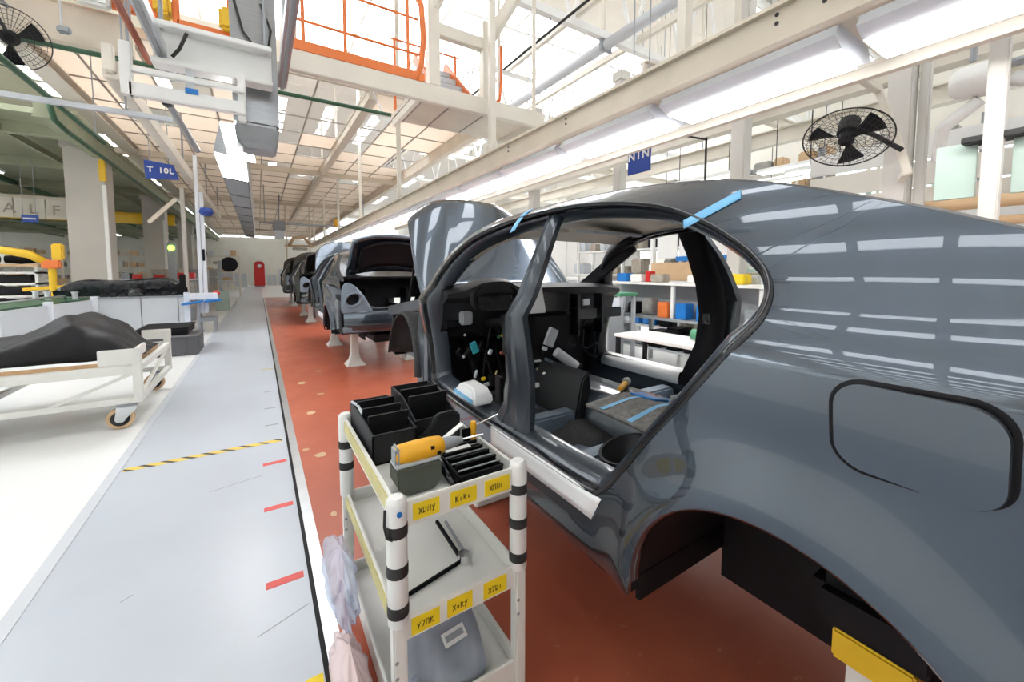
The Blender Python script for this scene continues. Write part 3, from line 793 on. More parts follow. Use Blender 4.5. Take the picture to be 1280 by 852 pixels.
# painter's tape left on the door frame
def tape_strip(y0, z0, y1, z1, w_, extra=0):
    mb = MB(); rows = []
    for k in range(9):
        t = k/8; y = y0 + (y1-y0)*t; z = z0 + (z1-z0)*t
        d = Vector((y1-y0, z1-z0)).normalized(); nn = Vector((-d.y, d.x))*w_/2
        rows.append([(side_x(y+nn.x*q, z+nn.y*q) - .003, y+nn.x*q, z+nn.y*q) for q in (-1, 0, 1)])
    mb.grid(rows); mb.build('masking_tape', 'tapeb', car, smooth=True, solid=.001)
tape_strip(.735, 1.735, .60, 1.808, .030)
tape_strip(1.75, 1.80, 1.80, 1.93, .038)
# ================================================================ tool cart and what lies on it
cart = thing('tool_cart', 'white three-shelf tool cart with yellow labels and black taped posts', 'cart', (.53, 1.53, .012))
X0, X1, Y0, Y1 = .315, .74, 1.13, 1.94
def tray(z, lip, names=True):
    mb = MB().box(X0, X1, Y0, Y1, z-.02, z)
    sh = mb.build('shelf', 'offwhite', cart, bevel=.003)
    for a, b, c, d in ((X0, X1, Y0-.006, Y0+.006), (X0, X1, Y1-.006, Y1+.006), (X0-.006, X0+.006, Y0, Y1), (X1-.006, X1+.006, Y0, Y1)):
        MB().box(a, b, c, d, z-.025, z+lip).build('shelf_lip', 'offwhite', sh, bevel=.003)
    return sh
sh1 = tray(.868, .055); sh2 = tray(.515, .055); sh3 = tray(.165, .055)
MB().box(X0-.011, X0-.006, Y0+.03, Y1-.03, .865, .915).build('edge_strip', 'yellowpale', sh1, bevel=.001)
MB().box(X0-.011, X0-.006, Y0+.03, Y1-.03, .51, .56).build('edge_strip', 'yellowpale', sh2, bevel=.001)
for x, y in ((X0, Y0), (X1, Y0), (X0, Y1), (X1, Y1)):
    dx = .004 if x < .5 else -.004
    leg = MB().obox((x, y, .49), (.042, .042, .80)).build('leg', 'offwhite', cart, bevel=.006)
    MB().lathe([(.0, .945), (.020, .944), (.029, .935), (.0305, .925), (.0305, .56), (.027, .555), (0, .555)], (x, y, 0), 'Z', 20).build('foam_sleeve', 'white', leg, smooth='auto')
    for z in ((.848, .727, .604) if y < 1.5 else (.80, .70)):
        MB().lathe([(.0, z-.017), (.0318, z-.017), (.0322, z), (.0318, z+.017), (0, z+.017)], (x, y, 0), 'Z', 20).build('tape_band', 'rubber', leg, smooth='auto')
    for z in (.45, .40): MB().tube((x-.012, y-.0225, z), (x-.012, y-.0205, z), .006, 8).build('bolt', 'mgrey', leg)
    # caster
    MB().tube((x, y, .118), (x, y, .09), .018, 12).build('caster_stem', 'mgrey', leg)
    MB().beam((x-.02, y, .095), (x-.02, y-.02, .05), .006, .03).beam((x+.02, y, .095), (x+.02, y-.02, .05), .006, .03).box(x-.024, x+.024, y-.02, y+.02, .088, .096).build('caster_fork', 'mgrey', leg)
    MB().tube((x-.012, y-.02, .052), (x+.012, y-.02, .052), .04, 18).build('caster_wheel', 'rubber', leg, smooth='auto')
MB().tube((X0-.0, Y0-.03, .905), (X0, Y0-.034, .905), .008, 10).build('bolt', 'blue2', cart)
MB().path([(X0-.034, Y0-.005, .915), (X0-.038, Y0-.012, .87), (X0-.034, Y0-.02, .84), (X0-.02, Y0-.03, .835)], .004, 6).build('strap', 'rubber', cart, smooth=True)
# yellow labels with handwritten codes
def stroke_set(par, x0, z0, y, chars):
    G = {'x': [[(0, 0), (1, 1)], [(0, 1), (1, 0)]], 'K': [[(0, 0), (0, 1)], [(.9, 1), (0, .5), (.9, 0)]], 'D': [[(0, 0), (0, 1), (.8, .7), (.8, .3), (0, 0)]], 'N': [[(0, 0), (0, 1), (.9, 0), (.9, 1)]],
         'P': [[(0, 0), (0, 1), (.8, 1), (.8, 0)]], 'o': [[(.2, .2), (.6, .1), (.7, .6), (.2, .6), (.2, .2)]], 'R': [[(0, 0), (0, 1), (.8, .8), (.1, .5), (.9, 0)]], '7': [[(0, 1), (.9, 1), (.3, 0)]], 'y': [[(0, .8), (.4, .4)], [(.9, 1), (.1, -.2)]], 'i': [[(.3, 0), (.3, .7)]]}
    u = x0
    for ch in chars:
        for st in G[ch]:
            MB().path([(u + a*.010, y, z0 + b*.018) for a, b in st], .0013, 5).build('pen_stroke', 'rubber', par)
        u += .014
for (xa, xb, z0, z1, ch) in ((.362, .446, .858, .908, 'xDNy'), (.482, .574, .856, .907, 'KiRo'), (.604, .700, .855, .908, 'xPNi')):
    lb = MB().box(xa, xb, Y0-.0085, Y0-.0062, z0, z1).build('label', 'labely', sh1)
    stroke_set(lb, xa+.018, z0+.016, Y0-.0095, ch)
for (xa, xb, z0, z1, ch) in ((.352, .442, .500, .553, 'y7PK'), (.468, .556, .500, .556, 'xoRy'), (.598, .688, .500, .556, 'x7Di')):
    lb = MB().box(xa, xb, Y0-.0085, Y0-.0062, z0, z1).build('label', 'labely', sh2)
    stroke_set(lb, xa+.018, z0+.016, Y0-.0095, ch)
T1 = .870
# open dark bins on the top shelf
def bin_tray(name, label, x0, x1, y0, y1, z0, h0, h1, slats, m='dgrey', grp=None):
    r = thing(name, label, 'tray', ((x0+x1)/2, (y0+y1)/2, z0), grp)
    t = .006
    MB().box(x0, x1, y0, y1, z0, z0+t).build('tray_base', m, r)
    MB().add([(x0, y0, z0), (x0, y1, z0), (x0, y1, z0+h1), (x0, (y0+y1)/2, z0+h1*.98), (x0, y0, z0+h0), (x0+t, y0, z0), (x0+t, y1, z0), (x0+t, y1, z0+h1), (x0+t, (y0+y1)/2, z0+h1*.98), (x0+t, y0, z0+h0)],
             [(0, 1, 2, 3, 4), (9, 8, 7, 6, 5), (0, 5, 6, 1), (1, 6, 7, 2), (2, 7, 8, 3), (3, 8, 9, 4), (4, 9, 5, 0)]).build('side_panel', m, r)
    MB().add([(x1-t, y0, z0), (x1-t, y1, z0), (x1-t, y1, z0+h1), (x1-t, (y0+y1)/2, z0+h1*.98), (x1-t, y0, z0+h0), (x1, y0, z0), (x1, y1, z0), (x1, y1, z0+h1), (x1, (y0+y1)/2, z0+h1*.98), (x1, y0, z0+h0)],
             [(0, 1, 2, 3, 4), (9, 8, 7, 6, 5), (0, 5, 6, 1), (1, 6, 7, 2), (2, 7, 8, 3), (3, 8, 9, 4), (4, 9, 5, 0)]).build('side_panel', m, r)
    MB().box(x0, x1, y1-t, y1, z0, z0+h1).build('end_panel', m, r)
    MB().box(x0, x1, y0, y0+t, z0, z0+h0).build('end_panel', m, r)
    for k in range(slats):
        y = y0 + (y1-y0)*(k+1)/(slats+1)
        MB().obox(((x0+x1)/2, y, z0 + (h0+h1)*.42), (x1-x0-2*t, .007, (h0+h1)*.5), (.35, 0, 0)).build('divider', m, r)
    MB().path([(x0, y0, z0+h0), (x1, y0, z0+h0)], .004, 6).build('rim', m, r)
    return r
b1 = bin_tray('parts_tray', 'black slotted parts tray at the corner of the cart top away from the louvred tray', .335, .505, 1.50, 1.915, T1, .115, .135, 3)
MB().path([(.335, 1.88, T1+.14), (.345, 1.80, T1+.145), (.342, 1.70, T1+.14)], .006, 6).build('cable_tie', 'lgrey', b1)
b2 = bin_tray('parts_bin', 'tall dark grey parts bin with curved cut-out on the cart top', .515, .700, 1.55, 1.895, T1, .12, .18, 2)
MB().prism([(.515, T1), (.700, T1), (.700, T1+.13), (.66, T1+.145), (.60, T1+.14), (.575, T1+.10), (.55, T1+.07), (.515, T1+.06)], 1.515, 1.545, 'Y').build('front_panel', 'dgrey', b2, bevel=.006)
b3 = bin_tray('slotted_tray', 'low black louvred tray on the cart top above the yellow labels', .535, .703, 1.17, 1.42, T1, .05, .06, 4, 'black')
for k in range(4):
    y = 1.19 + .055*k; MB().tube((.54, y, T1+.06), (.70, y, T1+.06), .003, 6).build('slot_rail', 'mgrey', b3)
MB().box(.56, .66, 1.33, 1.40, T1+.058, T1+.064).build('white_card', 'white', b3)
MB().path([(.53, 1.20, T1+.01), (.525, 1.30, T1+.045), (.535, 1.40, T1+.03), (.56, 1.43, T1+.06)], [.012, .016, .014, .01], 8).build('foil_sleeve', 'blackgloss', b3, smooth=True)
# cordless drill lying on its battery
dr = thing('cordless_drill', 'amber cordless drill with olive battery block on the cart top', 'drill', (.43, 1.29, T1))
MB().lathe([(0, .352), (.024, .355), (.033, .37), (.036, .42), (.036, .48), (.032, .515), (.024, .525), (0, .525)], (0, 1.285, T1+.122), 'X', 20).build('motor_housing', 'drillo', dr, smooth='auto')
MB().box(.352, .372, 1.255, 1.315, T1+.085, T1+.155).build('rear_cap', 'mgrey', dr, bevel=.008)
MB().lathe([(0, .52), (.022, .522), (.022, .55), (.017, .575), (.010, .60), (0, .60)], (0, 1.285, T1+.122), 'X', 16).build('chuck', 'mgrey', dr, smooth='auto')
MB().tube((.60, 1.285, T1+.122), (.68, 1.275, T1+.126), .004, 8).build('drill_bit', 'chrome', dr, smooth='auto')
MB().prism([(.350, T1+.088), (.505, T1+.088), (.505, T1+.100), (.350, T1+.100)], 1.25, 1.32, 'Y').build('clamp_plate', 'lgrey', dr, bevel=.004)
MB().loft([[(.385, 1.235, T1), (.475, 1.235, T1), (.475, 1.33, T1), (.385, 1.33, T1)], [(.352, 1.23, T1+.03), (.50, 1.23, T1+.03), (.50, 1.335, T1+.03), (.352, 1.335, T1+.03)],
           [(.350, 1.235, T1+.088), (.503, 1.235, T1+.088), (.503, 1.33, T1+.088), (.350, 1.33, T1+.088)]]).build('battery', 'olive', dr, bevel=.005)
for x, z in ((.475, .135), (.498, .112)): MB().obox((x, 1.253, T1+z), (.012, .012, .010)).build('vent', 'black', dr)
# screwdriver and strips by the drill
sd = thing('screwdriver', 'orange handled screwdriver propped on the louvred tray', 'screwdriver', (.70, 1.38, T1+.065))
MB().lathe([(0, 0), (.012, .002), (.014, .02), (.011, .035), (.014, .06), (.010, .075), (0, .078)], (.695, 1.385, T1+.062), 'Z', 12).build('handle', 'drillo', sd, smooth='auto')
MB().tube((.695, 1.385, T1+.118), (.80, 1.37, T1+.150), .003, 8).build('shaft', 'chrome', sd)
MB().obox((.665, 1.385, T1+.09), (.035, .012, .05)).build('clip', 'black', sd, bevel=.003)
st = MB().obox((.60, 1.405, T1+.098), (.14, .022, .004), (0, -.35, .25)).build('metal_strip', 'white'); tag(st, 'white metal strip resting across the louvred tray', 'strip')
# folding bracket on the middle shelf
br = thing('folding_bracket', 'black jointed bracket lying on the middle cart shelf', 'bracket', (.55, 1.4, .515))
MB().beam((.36, 1.25, .522), (.60, 1.30, .524), .012, .012).build('arm', 'black', br, bevel=.002)
MB().beam((.60, 1.30, .53), (.59, 1.52, .56), .012, .014).build('arm', 'black', br, bevel=.002)
MB().beam((.625, 1.30, .53), (.62, 1.50, .56), .010, .012).build('arm', 'mgrey', br, bevel=.002)
MB().tube((.61, 1.30, .516), (.61, 1.30, .55), .022, 14).build('pivot', 'chrome', br, smooth='auto')
# wrapped grey panel on bottom shelf
wp = thing('wrapped_sheet', 'blue grey panel in clear wrap with white sticker on the bottom shelf', 'panel', (.52, 1.32, .165))
rows = []
for k in range(9):
    t = k/8; hw = .135 - .07*sstep(.35, 1, t)
    rows.append([(.50 + hw*(-1+2*j/8) + .06*t, 1.17 + .36*t, .19 + .20*t + .012*math.sin(j*1.7+k*1.1)) for j in range(9)])
MB().grid(rows).build('panel_sheet', 'mgrey', wp, smooth=True, solid=.02)
MB().grid([[(q[0]*1.0, q[1]-.004, q[2]+.016 + .004*math.sin(i*2.1+j*3.3)) for j, q in enumerate(r)] for i, r in enumerate(rows)]).build('wrap', 'wrap', wp, smooth=True)
MB().obox((.555, 1.27, .278), (.09, .045, .002), (.507, 0, .1)).build('sticker', 'white', wp)
MB().obox((.555, 1.269, .280), (.07, .02, .001), (.507, 0, .1)).build('print', 'mgrey', wp)
MB().lathe([(0, .170), (.03, .172), (.034, .20), (.03, .24), (0, .245)], (.375, 1.23, 0), 'Z', 14).build('crumpled_wrap', 'bag', wp, smooth=True)
# plastic bags hung on the left side of the cart
def bag(name, label, m, c, sx, sy, z0, z1, seed):
    rn = random.Random(seed); rows = []; ph = [rn.uniform(0, 6) for _ in range(6)]
    for i in range(27):
        t = i/26; z = z0 + (z1-z0)*t; wv = math.sin(PI*min(1, .10+t*.93))**.55
        g = []
        for k in range(56):
            a = 2*PI*k/56
            q = .88 + .20*abs(math.sin(2.5*a + 4*t + ph[0])) + .16*abs(math.sin(4*a - 6*t + ph[1])) - .12*abs(math.sin(7*a + 9*t + ph[2])) + .05*math.sin(13*a + 17*t + ph[3])
            g.append((c[0] + sx*wv*q*math.cos(a), c[1] + sy*wv*q*math.sin(a) + .03*math.sin(6*t + ph[4]), z + .012*math.sin(5*a + ph[5])*math.sin(PI*t)))
        rows.append(g)
    o = MB().loft(rows).build(name, m, smooth=True); solo(o, (c[0], c[1], z0))
    return tag(o, label, 'bag')
bag('plastic_bag', 'bluish clear plastic bag hanging off the cart side', 'bag', (.225, 1.58, 0), .05, .20, .33, .57, 2)
bag('plastic_bag', 'pale pink crumpled plastic bag below the bluish bag at the cart side', 'bagp', (.225, 1.42, 0), .060, .22, .016, .29, 4)
# packet on the sill in front of the pillar
pk = thing('wrapped_packet', 'white packet with light blue tape on the car sill behind the cart', 'packet', (.99, 1.97, .885))
MB().loft([[(.93, 1.84, .885), (1.05, 1.84, .885), (1.05, 2.10, .885), (.93, 2.10, .885)], [(.932, 1.85, .92), (1.05, 1.85, .93), (1.05, 2.08, .95), (.932, 2.08, .94)], [(.95, 1.90, .965), (1.04, 1.90, .97), (1.04, 2.04, .975), (.95, 2.04, .97)]]).build('packet_body', 'filmw', pk, bevel=.012)
MB().prism([(1.855, .898), (2.085, .904), (2.08, .928), (1.86, .920)], .924, .929, 'X').build('tape', 'tapeb', pk)
# ---------------------------------------------------------------- loose things lying in the car
bl = thing('folded_blanket', 'grey felt blanket with two light blue tape stripes on the car tunnel', 'blanket', (1.55, 1.25, .9))
def blz(x, y): return .915 + .035*math.exp(-((x-1.6)/.16)**2) + .010*math.sin(9*x+6*y)
def brow(y0, y1, x0, x1, dz, n=12): return [[(x0 + (x1-x0)*j/n, y0 + (y1-y0)*i/8, blz(x0 + (x1-x0)*j/n, y0 + (y1-y0)*i/8) + dz) for j in range(n+1)] for i in range(9)]
MB().grid(brow(1.08, 1.46, 1.36, 1.72, 0)).build('felt_sheet', 'blanket', bl, smooth=True, solid=.02)
for y in (1.17, 1.34): MB().grid(brow(y, y+.028, 1.36, 1.70, .0125)).build('tape', 'tapeb', bl, smooth=True)
MB().grid(brow(1.26, 1.42, 1.64, 1.74, .015)).build('blue_patch', 'blue2', bl, smooth=True, solid=.01)
bw = thing('plastic_shroud', 'black curved plastic shroud lying on the car floor by the sill', 'shroud', (1.2, 1.12, .67))
rows = []
for i in range(10):
    t = i/9; z = .69 + .16*t; r = .06 + .07*t**.6
    rows.append([(1.20 + r*1.1*math.cos(2*PI*k/26), 1.10 + r*.8*math.sin(2*PI*k/26), z + .02*math.cos(2*PI*k/26)) for k in range(26)])
rows += [[(1.20 + (.118-.012*i)*1.1*math.cos(2*PI*k/26), 1.10 + (.118-.012*i)*.8*math.sin(2*PI*k/26), .85 - .012*i + .02*math.cos(2*PI*k/26)) for k in range(26)] for i in range(7)]
MB().loft(rows).build('shell', 'dgrey', bw, smooth='auto')
MB().obox((1.20, 1.10, .795), (.11, .018, .008)).build('slot', 'black', bw)
bw.location.x += .07; bw.location.z += .02
for nm, lab, x, y, z, rz in (('air_tool', 'orange handled air tool lying beyond the tunnel blanket', 1.78, 1.60, .905, .5), ('air_tool', 'orange and black tool lying on the rear of the tunnel', 1.78, 1.13, .945, 2.4)):
    t_ = thing(nm, lab, 'tool', (x, y, z), None, rz)
    MB().lathe([(0, -.07), (.014, -.068), (.018, -.03), (.015, .03), (.018, .06), (0, .065)], (0, 0, .02), 'X', 12).build('handle', 'drillo', t_, smooth='auto', local=True)
    MB().lathe([(0, .06), (.022, .062), (.026, .09), (.020, .12), (0, .125)], (0, 0, .024), 'X', 12).build('head', 'mgrey', t_, smooth='auto', local=True)
# ================================================================ left side: trolley, counters, columns
tr = thing('flat_trolley', 'cream steel transport trolley with orange tyred casters beside the walkway', 'trolley', (-2.4, 6.25, 0))
TX0, TX1, TY0, TY1 = -3.7, -1.08, 5.45, 7.05
for y in (TY0, TY1):
    MB().beam((TX0, y, .60), (TX1, y, .60), .05, .09).build('top_rail', 'offwhite', tr, bevel=.006)
    MB().beam((TX0, y, .285), (TX1, y, .285), .05, .06).build('bottom_rail', 'offwhite', tr, bevel=.006)
    for x in (TX1, TX0+.02): MB().box(x-.035, x+.035, y-.035, y+.035, .26, .80).build('corner_post', 'offwhite', tr, bevel=.006)
    MB().beam((-1.75, y+.01, .285), (TX1-.03, y+.01, .56), .035, .03).build('brace', 'offwhite', tr, bevel=.004)
MB().beam((-2.05, TY0+.01, .58), (-2.9, TY0+.01, .30), .025, .02).build('brace', 'mgrey', tr, bevel=.003)
for x in (TX0+.02, -2.35, TX1):
    MB().beam((x, TY0, .60), (x, TY1, .60), .05, .07).build('cross_rail', 'offwhite', tr, bevel=.006)
    MB().beam((x, TY0, .285), (x, TY1, .285), .05, .06).build('cross_rail', 'offwhite', tr, bevel=.006)
MB().beam((TX1, TY0+.05, .30), (TX1, TY1-.05, .56), .03, .03).build('brace', 'offwhite', tr, bevel=.004)
MB().box(TX0, TX1-.25, TY0+.02, TY0+.06, .645, .68).build('wood_bearer', 'wood', tr, bevel=.004)
MB().box(TX1-.30, TX1-.05, TY0+.3, TY1-.3, .60, .66).build('wood_bearer', 'wood', tr, bevel=.004)
MB().box(TX1-.28, TX1+.04, TY0-.04, TY0-.015, .66, .815).build('corner_plate', 'offwhite', tr, bevel=.006)
MB().obox((TX1+.01, TY0+.12, .78), (.03, .32, .10), (.0, 0, 0)).build('corner_plate', 'offwhite', tr, bevel=.006)
MB().box(TX1-.26, TX1+.04, TY1+.015, TY1+.04, .68, .81).build('corner_plate', 'offwhite', tr, bevel=.006)
for x in (TX1-.12, TX0+.2):
    for y in (TY0+.02, TY1-.02):
        MB().box(x-.06, x+.10, y-.05, y+.05, .235, .255).build('caster_plate', 'mgrey', tr)
        fk = MB().prism([(x-.07, .10), (x+.0, .09), (x+.10, .20), (x+.10, .24), (x-.05, .24)], y-.045, y-.035, 'Y').prism([(x-.07, .10), (x+.0, .09), (x+.10, .20), (x+.10, .24), (x-.05, .24)], y+.035, y+.045, 'Y').box(x-.05, x+.10, y-.045, y+.045, .225, .24).build('caster_fork', 'alu', tr, bevel=.003)
        wl = MB().lathe([(0, -.028), (.10, -.028), (.108, -.02), (.108, .02), (.10, .028), (0, .028)], (x-.03, y, .11), 'Y', 24).build('caster_wheel', 'tan', tr, smooth='auto')
        MB().lathe([(.045, -.034), (.075, -.034), (.075, .034), (.045, .034)], (x-.03, y, .11), 'Y', 24).build('wheel_ring', 'rubber', wl, smooth='auto')
        MB().lathe([(0, -.036), (.042, -.036), (.042, .036), (0, .036)], (x-.03, y, .11), 'Y', 18).build('wheel_hub', 'alu', wl, smooth='auto')
# black sheeted panel on the trolley
rows = []
for i in range(71):
    t = i/70; x = -3.7 + 2.62*t
    hgt = .06 + .32*math.exp(-((x+1.70)/.55)**2) + .20*sstep(-2.0, -3.2, x)*.7 + .05*math.sin(7*x)
    hgt *= (1 - sstep(-1.35, -1.06, x)*.88)
    hw = .62 - .30*sstep(-1.5, -1.06, x)
    g = []
    for k in range(41):
        a = PI*k/40; u = math.cos(a); v = math.sin(a)**.55
        fold = .035*abs(math.sin(3.5*a + 5*x)) + .022*abs(math.sin(9*x - 4*a)) + .012*math.sin(21*x + 5*a) - .02
        g.append((x, 6.15 - hw*u*(1 + fold), .66 + hgt*v*(1 + fold*1.5) + .012*math.sin(9*u + 4*x)))
    rows.append(g + [(x, 6.15 + hw*.9, .655), (x, 6.15 - hw*.9, .655)])
cv = MB().loft(rows).build('sheeted_part', 'blackcloth', smooth=True); solo(cv, (-2.4, 6.15, .655)); cv.location.z += .042
tag(cv, 'long part under black sheet lying on the cream trolley', 'covered part')

# counter with grey fronts
ct = thing('grey_counter', 'angled pale grey counter with panelled fronts behind the trolley', 'counter', (-2.4, 13, 0))
for x0, x1 in ((-3.25, -2.45), (-2.43, -1.75), (-1.73, -1.50)): MB().box(x0, x1, 13.0, 13.04, .03, .93).build('front_panel', 'lgrey', ct, bevel=.006)
MB().box(-3.25, -1.48, 12.97, 13.75, .93, .97).build('worktop', 'mgrey', ct, bevel=.005)
for p, q in (((-3.58, 9.9), (-3.44, 11.2)), ((-3.435, 11.24), (-3.28, 12.9))):
    MB().beam((*p, .48), (*q, .48), .04, .90).build('front_panel', 'lgrey', ct, bevel=.006)
MB().box(-3.49, -3.38, 11.16, 11.28, 0, 1.0).build('post', 'coolwhite', ct, bevel=.006)
MB().box(-3.30, -3.18, 12.95, 13.06, 0, 1.0).build('post', 'coolwhite', ct, bevel=.006)
MB().box(-1.62, -1.50, 12.94, 13.06, 0, 1.05).build('post', 'coolwhite', ct, bevel=.006)
MB().prism([(-3.62, 9.9), (-4.3, 9.9), (-4.3, 13.6), (-3.25, 13.6), (-3.30, 12.9)], .93, .965, 'Z').build('worktop', 'green', ct, bevel=.005)
MB().path([(-3.75, 10.2, .965), (-3.75, 10.25, 1.05), (-3.6, 12.6, 1.05), (-3.6, 12.65, .965)], .018, 8).build('guard_rail', 'alu', ct, smooth=True)
# black parts on the counter
bp = thing('black_bumper', 'long black bumper skin resting on the grey counter', 'bumper', (-2.7, 13.5, .97))
rows = []
for i in range(25):
    t = i/24; x = -4.05 + 2.45*t; e = 1 - abs(2*t-1)**6
    y = 13.55 - .12*math.sin(PI*t)
    h = .30 + .10*t + .03*math.sin(9*t)
    rows.append([(x, y + .10, .97), (x, y + .02, .99), (x, y - .05, 1.03 + h*.3), (x, y - .02, 1.0 + h*.7*e + .1), (x, y + .05, 1.04 + h*e), (x, y + .16, 1.02 + h*e), (x, y + .2, .98)])
MB().loft(rows).build('skin', 'blackgloss', bp, smooth='auto')
MB().box(-1.74, -1.62, 13.35, 13.5, .97, 1.50).build('end_bracket', 'black', bp, bevel=.02)
rn = random.Random(3)
for i in range(9):
    x = -3.1 + i*.16; h = rn.uniform(.06, .14)
    o = MB().loft([[(x-.07, 13.06, .97), (x+.07, 13.06, .97), (x+.07, 13.2, .97), (x-.07, 13.2, .97)], [(x-.06, 13.06, .97+h*.8), (x+.06, 13.06, .97+h), (x+.06, 13.18, .97+h), (x-.06, 13.18, .97+h*.9)]]).build('trim_clip', 'blackgloss', bevel=.012)
    solo(o, (x, 13.13, .97)); tag(o, 'small glossy black trim piece in the row along the counter front', 'trim piece', 'black trim pieces on the counter')
dm = MB().lathe([(0, .97), (.17, .97), (.17, 1.03), (.14, 1.12), (.07, 1.17), (0, 1.18)], (-2.55, 12.9+.28, 0), 'Z', 20).build('dome_part', 'blackgloss', smooth='auto'); solo(dm, (-2.55, 13.18, .97)); tag(dm, 'glossy black domed part standing on the grey counter', 'dome part')
for x, h in ((-3.85, .16), (-3.44, .14), (-4.02, .18)):
    o = MB().tube((x, 12.6, .965), (x, 12.6, .965+h), .05, 14).tube((x, 12.6, .965+h), (x, 12.6, .99+h), .065, 14).build('metal_pot', 'alu', smooth='auto'); solo(o, (x, 12.6, .965)); tag(o, 'small metal pot on the green part of the counter', 'pot', 'metal pots on the counter')
bp.location.z += .004
for ob in [q for q in COL.objects if q.name.split('.')[0] in ('trim_clip', 'dome_part', 'metal_pot')]: ob.location.z += .003
# dark cartons behind the trolley
for (x0, x1, y0, y1, z0, z1, mm, lab) in ((-1.75, -1.02, 9.6, 10.5, 0, .36, 'greyfl', 'dark grey lower crate on the floor behind the trolley'), (-1.95, -1.2, 9.9, 10.9, .36, .50, 'black', 'flat black crate stacked on the grey crate behind the trolley')):
    r = thing('crate', lab, 'crate', ((x0+x1)/2, (y0+y1)/2, z0)); MB().box(x0, x1, y0, y1, z0, z1-.03).build('crate_body', mm, r, bevel=.01)
    MB().box(x0-.015, x1+.015, y0-.015, y1+.015, z1-.03, z1).build('crate_rim', mm, r, bevel=.006)
    for q in range(3): MB().box(x0+.08+q*.22, x0+.10+q*.22, y0-.012, y0, z0+.03, z1-.04).build('rib', mm, r)
# columns
def big_column(label, x, y, w_, d_, z1, m='column', yellow=False):
    r = thing('column', label, 'column', (x, y, 0))
    MB().box(x-w_/2, x+w_/2, y-d_/2, y+d_/2, 0, z1).build('shaft', m, r, bevel=.02)
    MB().box(x-w_/2-.05, x+w_/2+.05, y-d_/2-.05, y+d_/2+.05, z1-.25, z1).build('capital', m, r, bevel=.02)
    MB().box(x+w_/2-.06, x+w_/2+.015, y-d_/2-.015, y-d_/2+.06, 0, z1-1.1).build('corner_guard', 'white', r)
    if yellow: MB().box(x+w_/2-.10, x+w_/2+.02, y-d_/2-.02, y-d_/2+.10, z1-1.0, z1-.45).build('warning_plate', 'yellow', r)
    return r
big_column('wide grey plaster column with yellow plate rising behind the counter', -3.72, 15.2, .75, .75, 4.95, yellow=True)
big_column('second grey plaster column beyond the one with the yellow plate', -3.85, 24, .75, .75, 4.95)
big_column('third grey plaster column far down the column aisle', -3.85, 33, .75, .75, 4.95)
# slender post with foot tray
ps = thing('aluminium_post', 'tall pale aluminium post with blue foot tray at the walkway edge', 'post', (-1.2, 13, 0))
MB().box(-1.30, -1.22, 12.96, 13.04, .5, 4.5).build('profile', 'coolwhite', ps, bevel=.008)
MB().box(-1.215, -1.13, 12.98, 13.06, .5, 3.6).build('profile', 'coolwhite', ps, bevel=.008)
MB().box(-1.20, -1.15, 12.95, 12.98, 1.85, 2.15).build('switch_box', 'black', ps, bevel=.01)
MB().obox((-1.42, 12.70, .80), (.40, .45, .05), (0, -.15, 0)).build('foot_tray', 'blue2', ps, bevel=.01)
MB().obox((-1.0, 12.72, .84), (.34, .45, .05), (0, -.1, 0)).build('foot_tray', 'blue2', ps, bevel=.01)
MB().box(-1.50, -.92, 12.86, 12.94, .86, 1.03).build('white_box', 'filmw', ps, bevel=.01)
MB().box(-1.36, -.95, 12.8, 13.3, .30, .40).build('base_frame', 'mgrey', ps, bevel=.02)
for x in (-1.32, -1.0):
    for y in (12.85, 13.25): MB().box(x-.03, x+.03, y-.03, y+.03, 0, .75 if x < -1.2 else .32).build('base_leg', 'mgrey', ps)
MB().lathe([(0, -.03), (.07, -.02), (.08, .05), (.05, .10), (0, .11)], (-.95, 12.95, .98), 'Z', 14).build('red_knob', 'red', ps, smooth='auto')
MB().lathe([(0, 0), (.10, .01), (.16, .10), (.12, .2), (0, .22)], (-1.08, 13.0, 3.0), 'Z', 16).build('blue_lamp', 'blue', ps, smooth='auto')
# hanging blue sign "T 10L"
sg = thing('hanging_sign', 'blue overhead sign reading T 10L hung near the first plaster column', 'sign', (-1.85, 11, 3.5))
sb = MB().add([(-1.89, 11, 3.85), (-1.42, 11, 3.80), (-1.34, 11, 3.50), (-1.88, 11, 3.48), (-1.89, 11.03, 3.85), (-1.42, 11.03, 3.80), (-1.34, 11.03, 3.50), (-1.88, 11.03, 3.48)], [(0, 1, 2, 3), (7, 6, 5, 4), (0, 4, 5, 1), (1, 5, 6, 2), (2, 6, 7, 3), (3, 7, 4, 0)]).build('board', 'blue', sg, bevel=.004)
text('letter', 'T 10L', .15, 'white', sb, (-1.63, 10.99, 3.66), (PI/2, 0, 0), bold=.004, adv=.56)
for x in (-1.80, -1.50): MB().tube((x, 11.015, 3.8), (x, 11.015, 5.2), .008, 6).build('hanger', 'mgrey', sg)
s2 = thing('hanging_sign', 'small blue sign hung in the green-ceilinged bay', 'sign', (-5.75, 18, 3.05))
sb2 = MB().box(-5.92, -5.57, 18, 18.03, 3.05, 3.27).build('board', 'blue', s2, bevel=.004)
MB().box(-5.88, -5.62, 17.99, 18, 3.14, 3.18).build('white_line', 'white', sb2)
for x in (-5.88, -5.62): MB().tube((x, 18.015, 3.25), (x, 18.015, 5.0), .008, 6).build('hanger', 'mgrey', s2)
s3 = thing('hanging_sign', 'tiny blue sign hung between the two grey columns', 'sign', (-4.9, 30, 2.3))
MB().box(-5.3, -4.6, 30, 30.03, 2.35, 2.75).build('board', 'blue', s3, bevel=.004)
for x in (-5.2, -4.7): MB().tube((x, 30.015, 2.7), (x, 30.015, 5.0), .01, 6).build('hanger', 'mgrey', s3)
